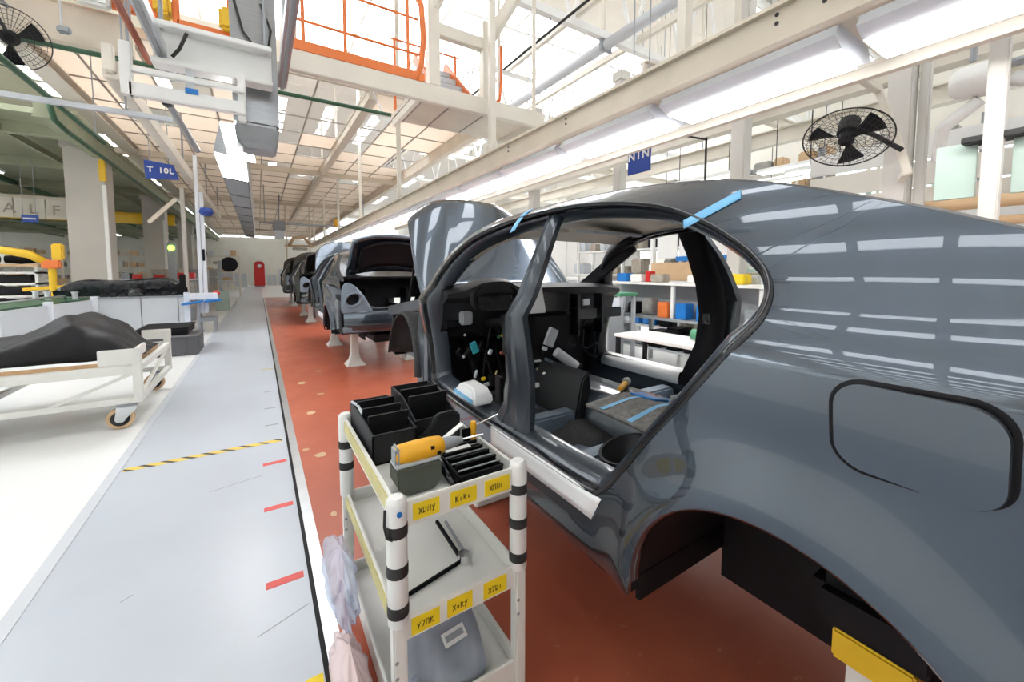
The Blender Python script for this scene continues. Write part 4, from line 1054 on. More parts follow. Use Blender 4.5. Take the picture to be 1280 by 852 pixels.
# storage unit and yellow manipulator in the green-ceilinged bay
su = thing('drawer_rack', 'white rack with black drawers in the green-ceilinged bay', 'rack', (-5.0, 15.4, 0))
for x in (-6.3, -5.55, -4.78): MB().box(x, x+.05, 15.0, 15.6, 0, 1.72).build('upright', 'white', su)
for z in (.62, .93, 1.24, 1.52): MB().box(-6.3, -4.73, 15.0, 15.6, z, z+.05).build('shelf', 'white', su)
for x in (-6.22, -5.48):
    for z in (.68, .99, 1.30): MB().box(x, x+.62, 15.02, 15.5, z, z+.20).build('drawer', 'black', su, bevel=.01)
MB().box(-6.35, -4.7, 14.95, 15.65, 1.70, 1.76).build('top_board', 'tan', su, bevel=.004)
mb = MB(); 
for x, lab in ((-5.7, 'long'), (-5.1, 'short')):
    o = MB().lathe([(0, -.28), (.09, -.25), (.12, 0), (.09, .25), (0, .28)], (x, 15.3, 1.884), 'X', 14).build('black_cushion', 'black', smooth=True); solo(o, (x, 15.3, 1.76))
    tag(o, 'black padded roll on the drawer rack, ' + ('at the end away from the column' if lab == 'long' else 'at the column end'), 'roll')
def manipulator(x, y, label, s=1):
    r = thing('lift_manipulator', label, 'manipulator', (x, y, 0))
    MB().tube((x, y, 0), (x, y, 1.75), .07, 14).build('mast', 'yellow', r, smooth='auto')
    MB().lathe([(0, 0), (.28, 0), (.28, .05), (.10, .10), (0, .10)], (x, y, 0), 'Z', 20).build('foot', 'yellow', r, smooth='auto')
    MB().box(x-.16, x+.16, y-.1, y+.1, 1.65, 1.85).build('joint', 'orange', r, bevel=.03)
    MB().path([(x-.1, y, 1.80), (x-.35*s, y, 1.98), (x-.8*s, y, 2.08), (x-1.15*s, y, 2.06)], [.08, .10, .09, .07], 10).build('arm', 'yellow', r, smooth=True)
    MB().box(x-1.35*s-.1, x-1.35*s+.25, y-.12, y+.12, 1.95, 2.22).build('head', 'yellow', r, bevel=.03)
    MB().box(x-1.25*s-.05, x-1.25*s+.09, y-.08, y+.08, 2.2, 2.75).build('column_arm', 'yellow', r, bevel=.02)
    MB().box(x+.02, x+.22, y-.08, y+.08, 1.85, 2.25).build('counterweight', 'yellow', r, bevel=.03)
    MB().beam((x-.5, y, 1.15), (x+.3, y, 1.22), .08, .08).build('handle_bar', 'yellow', r, bevel=.01)
manipulator(-4.2, 14.1, 'yellow lifting manipulator with orange joint behind the counter')
o = MB().lathe([(0, -.15), (.13, -.12), (.17, 0), (.13, .12), (0, .15)], (-5.35, 14.4, 2.42), 'Z', 16).build('yellow_float', 'yellow', smooth=True)
solo(o, (-5.35, 14.4, 2.27)); tag(o, 'yellow rounded hoist head hung beside the manipulator', 'hoist')
MB().tube((-5.35, 14.4, 2.55), (-5.35, 14.4, 4.97), .02, 8).build('hoist_cable', 'mgrey', o)
# green-ceilinged bay: parapet with dark marks, benches, crates
pw = thing('overhead_banner', 'cream overhead panel with dark worn lettering in the green-ceilinged bay', 'panel', (-6, 20, 3.0))
for i in range(7): MB().box(-9.6+i*.72, -8.9+i*.72, 20, 20.05, 3.35, 4.0).build('panel_board', 'cream', pw, bevel=.005)
MB().box(-9.7, -4.5, 20.02, 20.3, 3.98, 4.1).build('panel_cap', 'beige', pw)
text('letter', 'SYALFM', .46, 'clutter', pw, (-6.55, 19.98, 3.64), (PI/2, 0, 0), adv=1.15)
for x in (-9, -5): MB().tube((x, 20.1, 4.05), (x, 20.1, 5.0), .03, 8).build('hanger', 'mgrey', pw)
rn = random.Random(21)
def pile(name, cat, x0, x1, y, z0, n, sizes, mats, labels, grp):
    for i in range(n):
        sx, sz = rn.uniform(*sizes), rn.uniform(*sizes)*.8; x = x0 + (x1-x0)*(i+.5)/n
        sx = min(sx, (x1-x0)/n-.01); r = MB().box(x-sx/2, x+sx/2, y, y+.5, z0+.002, z0+.002+sz).build(name, rn.choice(mats), bevel=.02)
        solo(r, (x, y+.25, z0)); tag(r, labels, cat, grp)
def bench(name, label, x0, x1, y0, y1, z, topm, legm, thick=.04, shelf=None):
    r = thing(name, label, 'table', ((x0+x1)/2, (y0+y1)/2, 0))
    MB().box(x0, x1, y0, y1, z-thick, z).build('table_top', topm, r, bevel=.005)
    for x in (x0+.04, x1-.04):
        for y in (y0+.04, y1-.04): MB().box(x-.025, x+.025, y-.025, y+.025, 0, z-thick).build('leg', legm, r)
    MB().box(x0+.03, x1-.03, y0+.02, y0+.05, z-thick-.06, z-thick).build('apron', legm, r)
    if shelf: MB().box(x0+.03, x1-.03, y0+.05, y1-.05, shelf-.02, shelf).build('lower_shelf', legm, r)
    return r
bench('long_bench', 'long steel bench in the aisle between the two grey columns', -4.2, -1.9, 18.5, 19.4, 1.30, 'alu', 'mgrey', shelf=.6)
pile('parts_box', 'box', -4.0, -2.0, 18.7, 1.30, 7, (.18, .32), ('brickg', 'clutter', 'mgrey', 'red'), 'small parts box on the long steel bench between the columns', 'boxes on the long steel bench')
for row, y in enumerate((16.2, 21, 26)):
    for c in range(3):
        for k in range(4 if row else 3):
            x0 = -1.75 - .05*row + .0*c - c*.62
            r = MB().box(x0-.56, x0, y, y+.6, .0+k*.42, .40+k*.42).build('stacked_crate', rn.choice(('brickg', 'clutter', 'mgrey')), bevel=.02)
            solo(r, (x0-.28, y+.3, k*.42)); tag(r, ('grey storage crate in the first stack past the aluminium post', 'grey storage crate in the middle stack along the column aisle', 'grey storage crate in the farthest stack of the column aisle')[row], 'crate', ('crates past the post', 'crates along the aisle', 'crates at the aisle end')[row])
tw = thing('tool_stand', 'slim grey tool stand with black pad beside the walkway', 'stand', (-1.2, 20, 0))
MB().box(-1.36, -1.24, 19.9, 20.0, 0, 2.0).build('pole', 'mgrey', tw, bevel=.01)
MB().box(-1.5, -1.05, 19.7, 20.2, 0, .78).build('base_bin', 'paleg', tw, bevel=.02)
MB().lathe([(0, -.03), (.28, -.03), (.30, 0), (.28, .03), (0, .03)], (-1.0, 20, 1.85), 'Y', 20).build('pad', 'black', tw, smooth='auto')
# red cabinet and clutter by the end wall
rc = thing('red_cabinet', 'red round-topped cabinet with white emblem by the far end wall', 'cabinet', (.05, 46, 0))
MB().prism([(-.36, 0.12), (.52, .12), (.52, 2.2), (.44, 2.4), (.28, 2.5), (-.12, 2.5), (-.28, 2.4), (-.36, 2.2)], 46, 46.5, 'Y').build('cabinet_body', 'red', rc, bevel=.03)
MB().box(-.30, .46, 46.05, 46.45, 0, .14).build('plinth', 'mgrey', rc)
MB().lathe([(0, -.02), (.17, -.02), (.17, .02), (0, .02)], (.1, 45.99, 2.05), 'Y', 18).build('emblem', 'white', rc)
for x, y, w_, h in ((-1.4, 45, 1.0, 1.4), (-2.6, 45.5, 1.2, 1.9), (-3.9, 46, 1.1, 1.5), (1.2, 50, .9, 1.2), (2.4, 50, 1.2, 1.8)):
    r = thing('far_locker', 'pale locker by the far end wall', 'locker', (x, y, 0), 'lockers by the end wall')
    MB().box(x-w_/2, x+w_/2, y, y+.5, 0, h).build('body', rn.choice(('cream', 'lgrey', 'wall')), r, bevel=.02)
    for q in (-1, 1): MB().box(x+q*w_/4-w_/4+.03, x+q*w_/4+w_/4-.03, y-.02, y, .06, h-.06).build('door', 'lgrey', r)

# green-ceilinged bay: crane beam, added fill lamps, racks
yb = thing('yellow_crane_beam', 'yellow crane beam spanning between the grey columns', 'beam', (-5, 26, 4.2))
MB().beam((-12, 26.5, 4.10), (-3.5, 26.5, 4.10), .25, .45).build('beam_web', 'yellow', yb, bevel=.02)
MB().beam((-12, 26.5, 4.35), (-3.5, 26.5, 4.35), .45, .06).build('beam_flange', 'yellow', yb)
for x in (-11.5, -4.5): MB().tube((x, 26.5, 4.4), (x, 26.5, 4.98), .04, 8).build('hanger', 'yellow', yb)
for k, (x, y) in enumerate(((-6, 16.5), (-9, 18.5), (-6, 24.4), (-9, 24.6), (-6, 30), (-9, 34), (-5.6, 38), (-5.6, 45), (-9, 42))):  # lamps added only to brighten the dim bay
    r = thing('bay_fill_lamp', 'added white fill lamp under the dim green bay ceiling', 'lamp', (x, y, 4.3), 'fill lamps added to the green-ceilinged bay')
    MB().box(x-.1, x+.1, y-.75, y+.75, 4.32, 4.40).build('housing', 'white', r, bevel=.01); MB().box(x-.08, x+.08, y-.72, y+.72, 4.305, 4.32).build('tube_light', 'lamp', r)
    for q in (-.5, .5): MB().tube((x, y+q, 4.4), (x, y+q, 4.97), .01, 6).build('wire', 'mgrey', r)
def left_rack(label, x0, x1, y, zs, glabel, grp, seed):
    r = thing('bay_rack', label, 'rack', ((x0+x1)/2, y, 0)); n = int((x1-x0)/1.2)
    for i in range(n+1):
        for d in (0, .6): MB().box(x0+(x1-x0)*i/n-.03, x0+(x1-x0)*i/n+.03, y+d-.03, y+d+.03, 0, zs[-1]+.4).build('upright', 'cream', r)
    for z in zs: MB().box(x0, x1, y, y+.6, z-.04, z).build('shelf', 'cream', r)
    q = random.Random(seed)
    for z in zs:
        x = x0+.1
        while x < x1-.3:
            sx = q.uniform(.22, .5)
            if q.random() < .8:
                h = q.uniform(.15, .36); o = MB().box(x, x+sx*.9, y+.06, y+.5, z+.002, z+.002+h).build('bay_box', q.choice(('clutter', 'cream', 'lgrey', 'tan', 'brickg', 'white', 'tan')), bevel=.02)
                solo(o, (x+sx*.45, y+.28, z)); tag(o, glabel, 'box', grp)
            x += sx+.05
left_rack('cream rack of boxes across the green-ceilinged bay behind the second column', -11, -4.4, 28.5, (.6, 1.2, 1.8, 2.4), 'stored box on the cream rack across the green-ceilinged bay', 'boxes on the green bay rack', 31)
left_rack('cream rack of boxes at the far side of the column aisle', -3.1, -1.0, 30, (.5, 1.0, 1.5, 2.0, 2.5), 'stored box on the rack at the end of the column aisle', 'boxes at the column aisle end', 32)
left_rack('cream rack of boxes behind the drawer rack', -11, -5.2, 17.6, (.6, 1.2, 1.8), 'stored box on the rack behind the drawer rack', 'boxes behind the drawer rack', 33)
gi = thing('signal_lamp', 'small green lit signal lamp on a grey box in the column aisle', 'lamp', (-2.2, 17.0, 0))
MB().box(-2.62, -2.40, 18.0, 18.1, 0, 2.55).build('stand', 'mgrey', gi, bevel=.02); MB().lathe([(0, -.03), (.09, -.03), (.10, 0), (.06, .03), (0, .04)], (-2.51, 17.98, 2.38), 'Y', 14).build('lens', 'greenlit', gi, smooth='auto')
# ================================================================ ceilings
ceil = struct(MB().box(-3.3, 4.6, 8.34, 8.42, 5.12, 5.26).build('ceiling', 'beige'), 'boarded ceiling over the far part of the line')
xs_ = [-3.3 + 7.9*i/9 for i in range(10)]
ys_ = [8.4 + 1.2*i for i in range(15)]
while ys_[-1] < 47: ys_.append(ys_[-1] + 2.4)
for x in xs_: MB().box(x-.016, x+.016, 8.4, ys_[-1], 5.185, 5.215).build('grid_bar', 'tilegap', ceil)
for y in ys_: MB().box(-3.3, 4.6, y-.016, y+.016, 5.185, 5.215).build('grid_bar', 'tilegap', ceil)
me_cache = {}
sky = {(4, 0), (5, 0), (4, 1), (5, 1), (5, 2), (4, 2), (4, 3), (6, 1), (6, 2), (6, 3), (5, 4), (8, 3), (8, 4), (2, 1), (3, 0), (1, 3), (7, 7), (5, 7), (4, 6)}
for j in range(len(ys_)-1):
    for i in range(9):
        d = ys_[j+1]-ys_[j]; wx = 7.9/9
        lit = (i, j) in sky
        key = (round(d, 2), lit)
        if key not in me_cache:
            o = MB().box(-wx/2+.018, wx/2-.018, -d/2+.018, d/2-.018, -.01, .01).build('ceiling_panel', 'pane' if lit else 'tile', ceil)
            me_cache[key] = o.data
        else:
            o = bpy.data.objects.new('ceiling_panel', me_cache[key]); COL.objects.link(o); o.parent = ceil
        o.location = ((xs_[i]+xs_[i+1])/2, (ys_[j]+ys_[j+1])/2, 5.21 + .003*((i*7+j*5) % 3))
bay = struct(MB().box(-22, -3.35, 13, 54, 4.98, 5.1).build('ceiling_bay', 'mezz'), 'dim greenish ceiling of the green-ceilinged bay')
for k in range(9):
    MB().beam((-22, 14+4.2*k, 4.86), (-3.4, 14+4.2*k, 4.86), .22, .26).build('joist', 'mezz', bay)
for k in range(5):
    MB().beam((-4.8-2.6*k, 13, 4.80), (-4.8-2.6*k, 54, 4.80), .10, .16).build('runner', 'green' if k % 2 else 'mezz', bay)
def girder(name, label, p, q, w_, h, m='beige', flat=False, cat='beam', grp=None):
    r = thing(name, label, cat, tuple((Vector(p)+Vector(q))/2), grp)
    p, q = Vector(p), Vector(q)
    for k in (-1, 1): MB().beam(p + Vector((0, 0, k*(h-.02)/2)), q + Vector((0, 0, k*(h-.02)/2)), w_, .025).build('flange', m, r)
    MB().beam(p, q, .02 if not flat else w_*.8, h-.04).build('web', m, r)
    return r
girder('ceiling_girder', 'beige girder running lengthwise under the boarded ceiling middle', (2.03, 8.3, 5.06), (2.03, 48, 5.06), .18, .22, flat=True)
girder('ceiling_girder', 'beige edge girder where the boarded ceiling meets the open roof', (4.62, 8.3, 5.02), (4.62, 48, 5.02), .18, .30, flat=True)
girder('ceiling_girder', 'twin-sided cream girder under the boarded ceiling near the caged fan by the ceiling', (-2.95, 8.3, 5.06), (-2.95, 48, 5.06), .30, .20, 'cream')
for y in (15.7, 23.5, 31.5, 39.5):
    girder('cross_girder', 'beige cross girder under the boarded ceiling', (-3.3, y, 4.98), (4.6, y, 4.98), .16, .16, flat=True, grp='cross girders of the boarded ceiling')
girder('fascia_girder', 'deep beige fascia girder at the front edge of the ceiling', (-12, 7.75, 4.82), (-1.36, 7.75, 4.82), .16, .50, flat=True)
girder('eaves_beam', 'green painted beam along the tops of the grey columns', (-3.40, 11.5, 4.72), (-3.40, 48, 4.72), .30, .36, 'mezz', flat=True)
o = MB().path([(-3.3, 11.4, 4.95), (-3.22, 11.4, 4.5), (-3.22, 12.0, 4.45), (-3.22, 48, 4.45)], .05, 8).build('green_pipe', 'green', smooth=True); solo(o, (-3.22, 12, 4.5)); tag(o, 'dark green pipe running along the column heads', 'pipe')
o = MB().tube((-4.8, 7.5, 4.42), (4.6, 7.5, 4.42), .032, 10).build('green_conduit', 'green', smooth='auto'); solo(o, (0, 7.5, 4.42)); tag(o, 'thin dark green conduit crossing below the ceiling front edge', 'pipe')
for x in (-4.5, -1, 2, 4.5): MB().tube((x, 7.5, 4.42), ((x, 7.655, 4.60) if x < -1.4 else (x, 8.4, 5.2)), .012, 6).build('conduit_hanger', 'mgrey', o)
o = MB().tube((-2.1, 5.6, 3.72), (-2.1, 9.4, 3.72), .035, 10).build('green_conduit', 'green', smooth='auto'); solo(o, (-2.1, 7, 3.7)); tag(o, 'short dark green conduit running lengthwise near the caged fan by the ceiling', 'pipe')
for y in (6.0, 9.0): MB().tube((-2.1, y, 3.72), (-2.1, y, 5.2), .008, 6).build('conduit_hanger', 'mgrey', o)
o = MB().beam((-4.5, 7.05, 3.6), (-.9, 7.05, 3.6), .06, .06).build('grey_rail', 'lgrey'); solo(o, (-2.5, 7.05, 3.6)); tag(o, 'pale grey rail crossing above the trolley', 'rail')
for x in (-4.2, -1.35): MB().tube((x, 7.05, 3.62), (x, 7.05, 5.2), .012, 6).build('rail_hanger', 'mgrey', o)
# lengthwise beige carrier with strut, left of the walkway
cr = thing('carrier_beam', 'beige lengthwise carrier beam above the walkway edge by the trolley', 'beam', (-1.38, 11, 3.95))
MB().beam((-1.38, 6.6, 3.95), (-1.38, 22, 3.95), .14, .22).build('beam', 'cream', cr, bevel=.01)
MB().beam((-1.38, 6.55, 3.90), (-1.38, 6.55, 4.20), .10, .10).build('end_post', 'cream', cr, bevel=.01)
MB().beam((-1.80, 10.6, 2.55), (-1.36, 10.6, 3.05), .06, .07).build('strut', 'beige', cr, bevel=.006)
MB().box(-1.78, -1.68, 14.5, 14.6, .0, 3.9).build('support_post', 'column', cr, bevel=.01)
for y in (7.5, 12, 17, 21.5): MB().tube((-1.38, y, 4.0), (-1.38, y, 5.2), .02, 6).build('hanger', 'mgrey', cr)
# white transverse frame, aluminium runners and red pipe
wf = thing('overhead_gantry', 'white channel frame hung over the walkway', 'frame', (-.3, 5.2, 3.4))
MB().box(-.78, .20, 5.20, 5.24, 3.58, 3.92).build('channel_web', 'white', wf, bevel=.006)
MB().box(-.78, .20, 5.06, 5.24, 3.90, 3.95).build('channel_flange', 'white', wf, bevel=.006)
MB().box(-.78, .20, 5.06, 5.24, 3.55, 3.60).build('channel_flange', 'white', wf, bevel=.006)
MB().beam((-.92, 4.95, 3.22), (-.05, 4.95, 3.22), .08, .12).build('lower_beam', 'white', wf, bevel=.008)
MB().beam((-.92, 4.95, 3.40), (-.05, 4.95, 3.40), .06, .05).build('lower_beam', 'white', wf, bevel=.006)
MB().beam((-.93, 4.95, 3.16), (-.93, 4.95, 3.62), .08, .08).build('drop_post', 'white', wf, bevel=.006)
MB().beam((-.08, 5.0, 3.10), (-.08, 5.0, 3.58), .07, .07).build('drop_post', 'white', wf, bevel=.006)
MB().beam((-.50, 5.1, 3.20), (-.50, 5.1, 3.58), .06, .05).build('drop_post', 'lgrey', wf, bevel=.006)
MB().obox((-.47, 4.905, 3.285), (.10, .01, .05)).build('blue_tag', 'blue2', wf)
MB().path([(-.62, 5.05, 3.62), (-.56, 5.03, 3.70), (-.50, 5.03, 3.86)], .015, 6).build('cable_loop', 'rubber', wf, smooth=True)
for x in (-.7, .15): MB().tube((x, 5.15, 3.9), (x, 5.15, HZ), .02, 6).build('hanger', 'mgrey', wf)
for x, y0, y1, m, lab, r_ in ((-.72, 1.6, 5.75, 'alu', 'aluminium runner beam over the walkway, beside the red pipe', .09), (.30, 1.6, 5.35, 'alu', 'aluminium runner beam beside the steel duct', .085)):
    o = thing('runner_beam', lab, 'beam', (x, 3.7, 3.7)); MB().box(x-r_/2, x+r_/2, y0, y1, 3.66, 3.78).build('profile', m, o, bevel=.008)
    MB().box(x-r_*.2, x+r_*.2, y0, y1, 3.64, 3.665).build('slot_rail', 'mgrey', o)
    for y in (2.2, 4.6): MB().tube((x, y, 3.75), (x, y, HZ), .015, 6).build('hanger', 'mgrey', o)
o = MB().tube((-.86, 1.6, 3.7), (-.86, 5.5, 3.7), .028, 12).build('red_pipe', 'rust', smooth='auto'); solo(o, (-.86, 3.5, 3.7)); tag(o, 'rust red pipe running lengthwise over the walkway', 'pipe')
for y in (2.0, 4.8): MB().tube((-.86, y, 3.72), (-.86, y, HZ), .010, 6).build('pipe_hanger', 'mgrey', o)
# stainless exhaust duct
du = thing('steel_duct', 'vertical stainless steel duct with dark lower hood beside the walkway', 'duct', (.03, 5.55, 2.9))
MB().box(-.17, .26, 5.35, 5.78, 3.20, 6.4).build('duct_body', 'steel', du, bevel=.03)
MB().loft([[(-.17, 5.35, 3.20), (.26, 5.35, 3.20), (.26, 5.78, 3.20), (-.17, 5.78, 3.20)], [(-.15, 5.36, 3.02), (.24, 5.36, 3.02), (.24, 5.77, 3.02), (-.15, 5.77, 3.02)], [(-.08, 5.42, 2.95), (.22, 5.42, 2.95), (.22, 5.70, 2.95), (-.08, 5.70, 2.95)]]).build('hood', 'mgrey', du, bevel=.02)
MB().path([(-.15, 5.33, 4.6), (-.05, 5.30, 4.15), (.08, 5.29, 3.98), (.18, 5.30, 4.05), (.21, 5.33, 4.25), (.12, 5.33, 4.5)], .012, 8).build('cable', 'rubber', du, smooth=True)
for y in (5.4, 5.7): MB().tube((.2, y, 6.4), (.2, y, HZ), .015, 6).build('hanger', 'mgrey', du)
# left lamp trough
lt = thing('lamp_trough', 'stainless lamp trough over the walkway with lit near end', 'lamp', (-.2, 9, 3.1))
for k in range(9):
    y0 = 6.2 + k*1.62; y1 = y0 + 1.56
    MB().add([(-.42, y0, 3.06), (-.34, y0, 3.42), (-.05, y0, 3.42), (-.08, y0, 3.02), (-.42, y1, 3.06), (-.34, y1, 3.42), (-.05, y1, 3.42), (-.08, y1, 3.02)], [(0, 1, 2, 3), (7, 6, 5, 4), (0, 4, 5, 1), (1, 5, 6, 2), (2, 6, 7, 3)]).build('housing', 'steel', lt)
    MB().add([(-.41, y0+.03, 3.055), (-.09, y0+.03, 3.017), (-.09, y1-.03, 3.017), (-.41, y1-.03, 3.055)], [(0, 1, 2, 3)]).build('diffuser', 'lamp' if k == 0 else 'mgrey', lt, solid=.006)
for y in (7, 11, 15, 20): MB().tube((-.2, y, 3.4), (-.2, y, 5.25), .015, 6).build('hanger', 'mgrey', lt)
MB().add([(-.34, 6.18, 3.42), (-.05, 6.18, 3.42), (.02, 6.18, 2.98), (-.26, 6.18, 3.0), (-.34, 6.2, 3.42), (-.05, 6.2, 3.42), (.02, 6.2, 2.98), (-.26, 6.2, 3.0)], [(0, 1, 2, 3), (7, 6, 5, 4), (0, 4, 5, 1), (1, 5, 6, 2), (2, 6, 7, 3), (3, 7, 4, 0)]).build('end_diffuser', 'lamp', lt)
MB().tube((-.70, 5.25, 3.26), (-.52, 5.7, 2.92), .03, 10).build('dark_arm', 'mgrey', wf)
MB().lathe([(0, -.03), (.05, -.03), (.05, .03), (0, .03)], (-.70, 5.25, 3.26), 'Y', 12).build('arm_knuckle', 'rubber', wf)
# ================================================================ lamp row over the cars
gb = girder('lamp_girder', 'long beige girder carrying the white lamps over the cars', (2.72, -4, 3.08), (2.72, 27, 3.08), .10, .23)
for k, y in enumerate((-1.0, 1.02, 1.26, 3.2, 4.3, 6.6)):
    MB().tube((2.668, y, 3.07), (2.662, y, 3.07), .012, 8).build('bolt', 'rubber', gb); MB().tube((2.668, y, 3.12), (2.662, y, 3.12), .012, 8).build('bolt', 'rubber', gb)
for y in (-2.4, 1.56, 1.92, 4.8, 9.0, 13, 17, 21, 25): MB().box(2.68, 2.76, y-.035, y+.035, 3.18, HZ).build('hanger', 'cream', gb)
br_ = girder('lamp_rail', 'slim pale rail behind the white lamps', (3.42, -4, 2.90), (3.42, 27, 2.90), .06, .09, 'cream', flat=True)
for y in [-2.853 + 1.275*q for q in range(19)]: MB().box(2.77, 3.40, y-.03, y+.03, 2.99, 3.02).build('tie_plate', 'beige', br_)
names = ['white linear lamp over the cars at the fuel flap end', 'white linear lamp over the cars above the roof of the shell by the cart', 'white linear lamp over the cars partly hiding the small blue sign', 'white linear lamp over the cars above the raised hood']
for k in range(18):
    y0 = -2.80 + 1.275*k; y1 = y0 + 1.17
    if k < 2: lab = 'white linear lamp over the cars past the fuel flap end'
    elif k < 6: lab = names[k-2]
    else: lab = 'white linear lamp in the far run over the cars beyond the raised hood'
    r = thing('linear_lamp', lab, 'lamp', (3.05, (y0+y1)/2, 2.86), 'linear lamps over the cars')
    sec = [(2.86, 3.02), (2.80, 2.93), (2.90, 2.885), (3.24, 2.885), (3.34, 2.93), (3.28, 3.02)]
    MB().prism(sec, y0, y1, 'Y').build('housing', 'coolwhite', r)
    MB().box(2.91, 3.23, y0+.02, y1-.02, 2.868, 2.884).build('diffuser', 'lamp', r)
    MB().prism([(q[0]*1.0 + (3.07-q[0])*-.02, q[1]) for q in sec], y0-.012, y0, 'Y').build('end_cap', 'coolwhite', r)
    for y in (y0+.2, y1-.2): MB().box(2.98, 3.02, y-.015, y+.015, 3.0, 3.06).build('clip', 'mgrey', r)
# ================================================================ platform with orange railing
pf = thing('service_platform', 'raised service platform with orange railing and toe board above the line', 'platform', (2, 6, 3.8))
MB().box(.36, 3.75, 5.0, 5.08, 3.75, 3.97).build('fascia', 'cream', pf, bevel=.008)
MB().box(.36, 1.8, 5.08, 5.34, 3.90, 3.97).build('deck', 'beige', pf)
MB().box(1.8, 3.75, 5.08, 6.3, 3.90, 3.97).build('deck', 'beige', pf)
for x in (1.84, 3.70): MB().box(x-.03, x+.03, 5.1, 6.3, 3.80, 3.90).build('joist', 'cream', pf)
MB().box(.40, 1.86, 5.0, 5.03, 3.97, 4.08).build('toe_board', 'orange', pf, bevel=.004)
for x in (.50, .93, 1.66): MB().tube((x, 5.03, 3.97), (x, 5.03, 5.1), .020, 10).build('rail_post', 'orange', pf, smooth='auto')
for z in (4.30, 4.72, 5.08): MB().tube((.40, 5.03, z), (1.80, 5.03, z), .015, 10).build('rail', 'orange', pf, smooth='auto')
MB().path([(1.76, 5.03, 3.97), (1.83, 5.03, 4.2), (1.86, 5.03, 4.5), (1.84, 5.03, 4.9), (1.72, 5.03, 5.1)], .038, 8).build('gate_hoop', 'orange', pf, smooth=True)
for x in (1.85, 2.85): MB().tube((x, 6.25, 3.97), (x, 6.25, 5.1), .02, 10).build('rail_post', 'orange', pf, smooth='auto')
for z in (4.5, 5.08): MB().tube((1.80, 6.25, z), (2.9, 6.25, z), .016, 10).build('rail', 'orange', pf, smooth='auto')
for x in (2.0, 2.78): MB().box(x-.075, x+.075, 5.0, 5.14, 3.97, 5.0).build('frame_post', 'cream', pf, bevel=.008)
MB().box(1.95, 2.85, 5.02, 5.12, 4.62, 4.78).build('frame_beam', 'cream', pf, bevel=.008)
MB().beam((2.0, 5.07, 4.95), (2.6, 4.6, 6.3), .12, .14).build('frame_rafter', 'cream', pf, bevel=.008)
MB().beam((2.78, 5.07, 4.72), (3.55, 4.4, 6.2), .12, .14).build('frame_rafter', 'cream', pf, bevel=.008)
for k in range(4): MB().box(2.12, 2.66, 5.3+.22*k, 5.5+.22*k, 4.02+.19*k, 4.09+.19*k).build('step', 'lgrey', pf)
for x in (2.64, 2.14): MB().beam((x, 5.2, 3.95), (x, 6.2, 4.85), .03, .12).build('stringer', 'orange', pf)
MB().box(2.86, 2.93, 5.05, 5.12, 3.97, 4.75).build('guard_post', 'orange', pf, bevel=.008)
MB().path([(2.95, 5.1, 3.99), (3.02, 5.1, 4.05), (3.04, 5.1, 4.3), (3.04, 5.1, 4.8)], .02, 8).build('guard_rail', 'orange', pf, smooth=True)
for x in (.42, 3.65):
    for y in ((5.15, 5.3) if x < 1 else (5.15, 6.2)): MB().tube((x, y, 3.95), (x, y, HZ), .03, 8).build('hanger', 'cream', pf)
for x, mm in ((1.95, 'tilegap'), (2.35, 'tilegap'), (2.9, 'tilegap')): MB().box(x, x+.02, 5.2, 6.25, 3.89, 3.90).build('seam', mm, pf)
# orange and yellow crane parts in the roof, upper left
cn = thing('crane_trolley', 'orange and yellow crane trolley high over the walkway', 'crane', (-1.2, 7.6, 5.1))
MB().box(-2.9, -1.05, 7.55, 7.65, 5.10, 5.34).build('crane_girder', 'orange', cn, bevel=.015)
MB().box(-.86, -.18, 7.55, 7.65, 5.08, 5.17).build('crane_girder', 'orange', cn, bevel=.01)
MB().box(-.26, -.18, 7.55, 7.65, 5.17, 5.8).build('crane_post', 'orange', cn, bevel=.01)
MB().box(-.90, -.82, 7.55, 7.65, 5.08, 5.8).build('crane_post', 'orange', cn, bevel=.01)
MB().box(-1.85, -1.52, 7.40, 7.56, 5.02, 5.34).build('hoist_box', 'white', cn, bevel=.03)
MB().box(-1.10, -.90, 7.45, 7.75, 5.16, 5.42).build('motor', 'yellow', cn, bevel=.04)
MB().box(-.36, -.16, 7.40, 7.55, 5.14, 5.46).build('motor', 'yellow', cn, bevel=.04)
MB().box(-1.50, -1.34, 7.45, 7.75, 5.20, 5.40).build('motor', 'yellow', cn, bevel=.04)
MB().tube((-1.98, 7.45, 5.15), (-1.98, 7.45, 4.66), .010, 6).build('pendant_cable', 'lgrey', cn)
MB().obox((-1.96, 7.45, 4.62), (.13, .07, .09)).build('pendant', 'mgrey', cn, bevel=.02)
for x in (-2.8, -.86, -.22): MB().tube((x, 7.6, 5.3), (x, 7.6, HZ), .03, 8).build('hanger', 'orange', cn)
# ================================================================ roof trusses over the bench bay
def truss(y, x0, x1, z0, z1, label, n=8):
    r = thing('roof_truss', label, 'truss', ((x0+x1)/2, y, z0), 'roof trusses over the bench bay')
    MB().beam((x0, y, z0), (x1, y, z0), .12, .14).build('bottom_chord', 'white', r)
    MB().beam((x0, y, z1), (x1, y, z1), .12, .14).build('top_chord', 'white', r)
    st = (x1-x0)/n
    for i in range(n):
        a = x0+i*st
        MB().beam((a, y, z0), (a+st/2, y, z1), .06, .06).build('web_bar', 'white', r)
        MB().beam((a+st/2, y, z1), (a+st, y, z0), .06, .06).build('web_bar', 'white', r)
        MB().beam((a+st/2, y, z0), (a+st/2, y, z1), .05, .05).build('web_bar', 'cream', r)
for k, y in enumerate((1.4, 5.7, 10, 14.5, 19)):
    truss(y, 3.3 if y < 8 else 4.8, 15.8, 6.0, HZ-.1, ('white roof truss above the fuel flap end of the car', 'white roof truss beside the orange railed platform', 'white roof truss behind the platform', 'white roof truss farther down the open bay', 'white roof truss at the far open bay')[k])
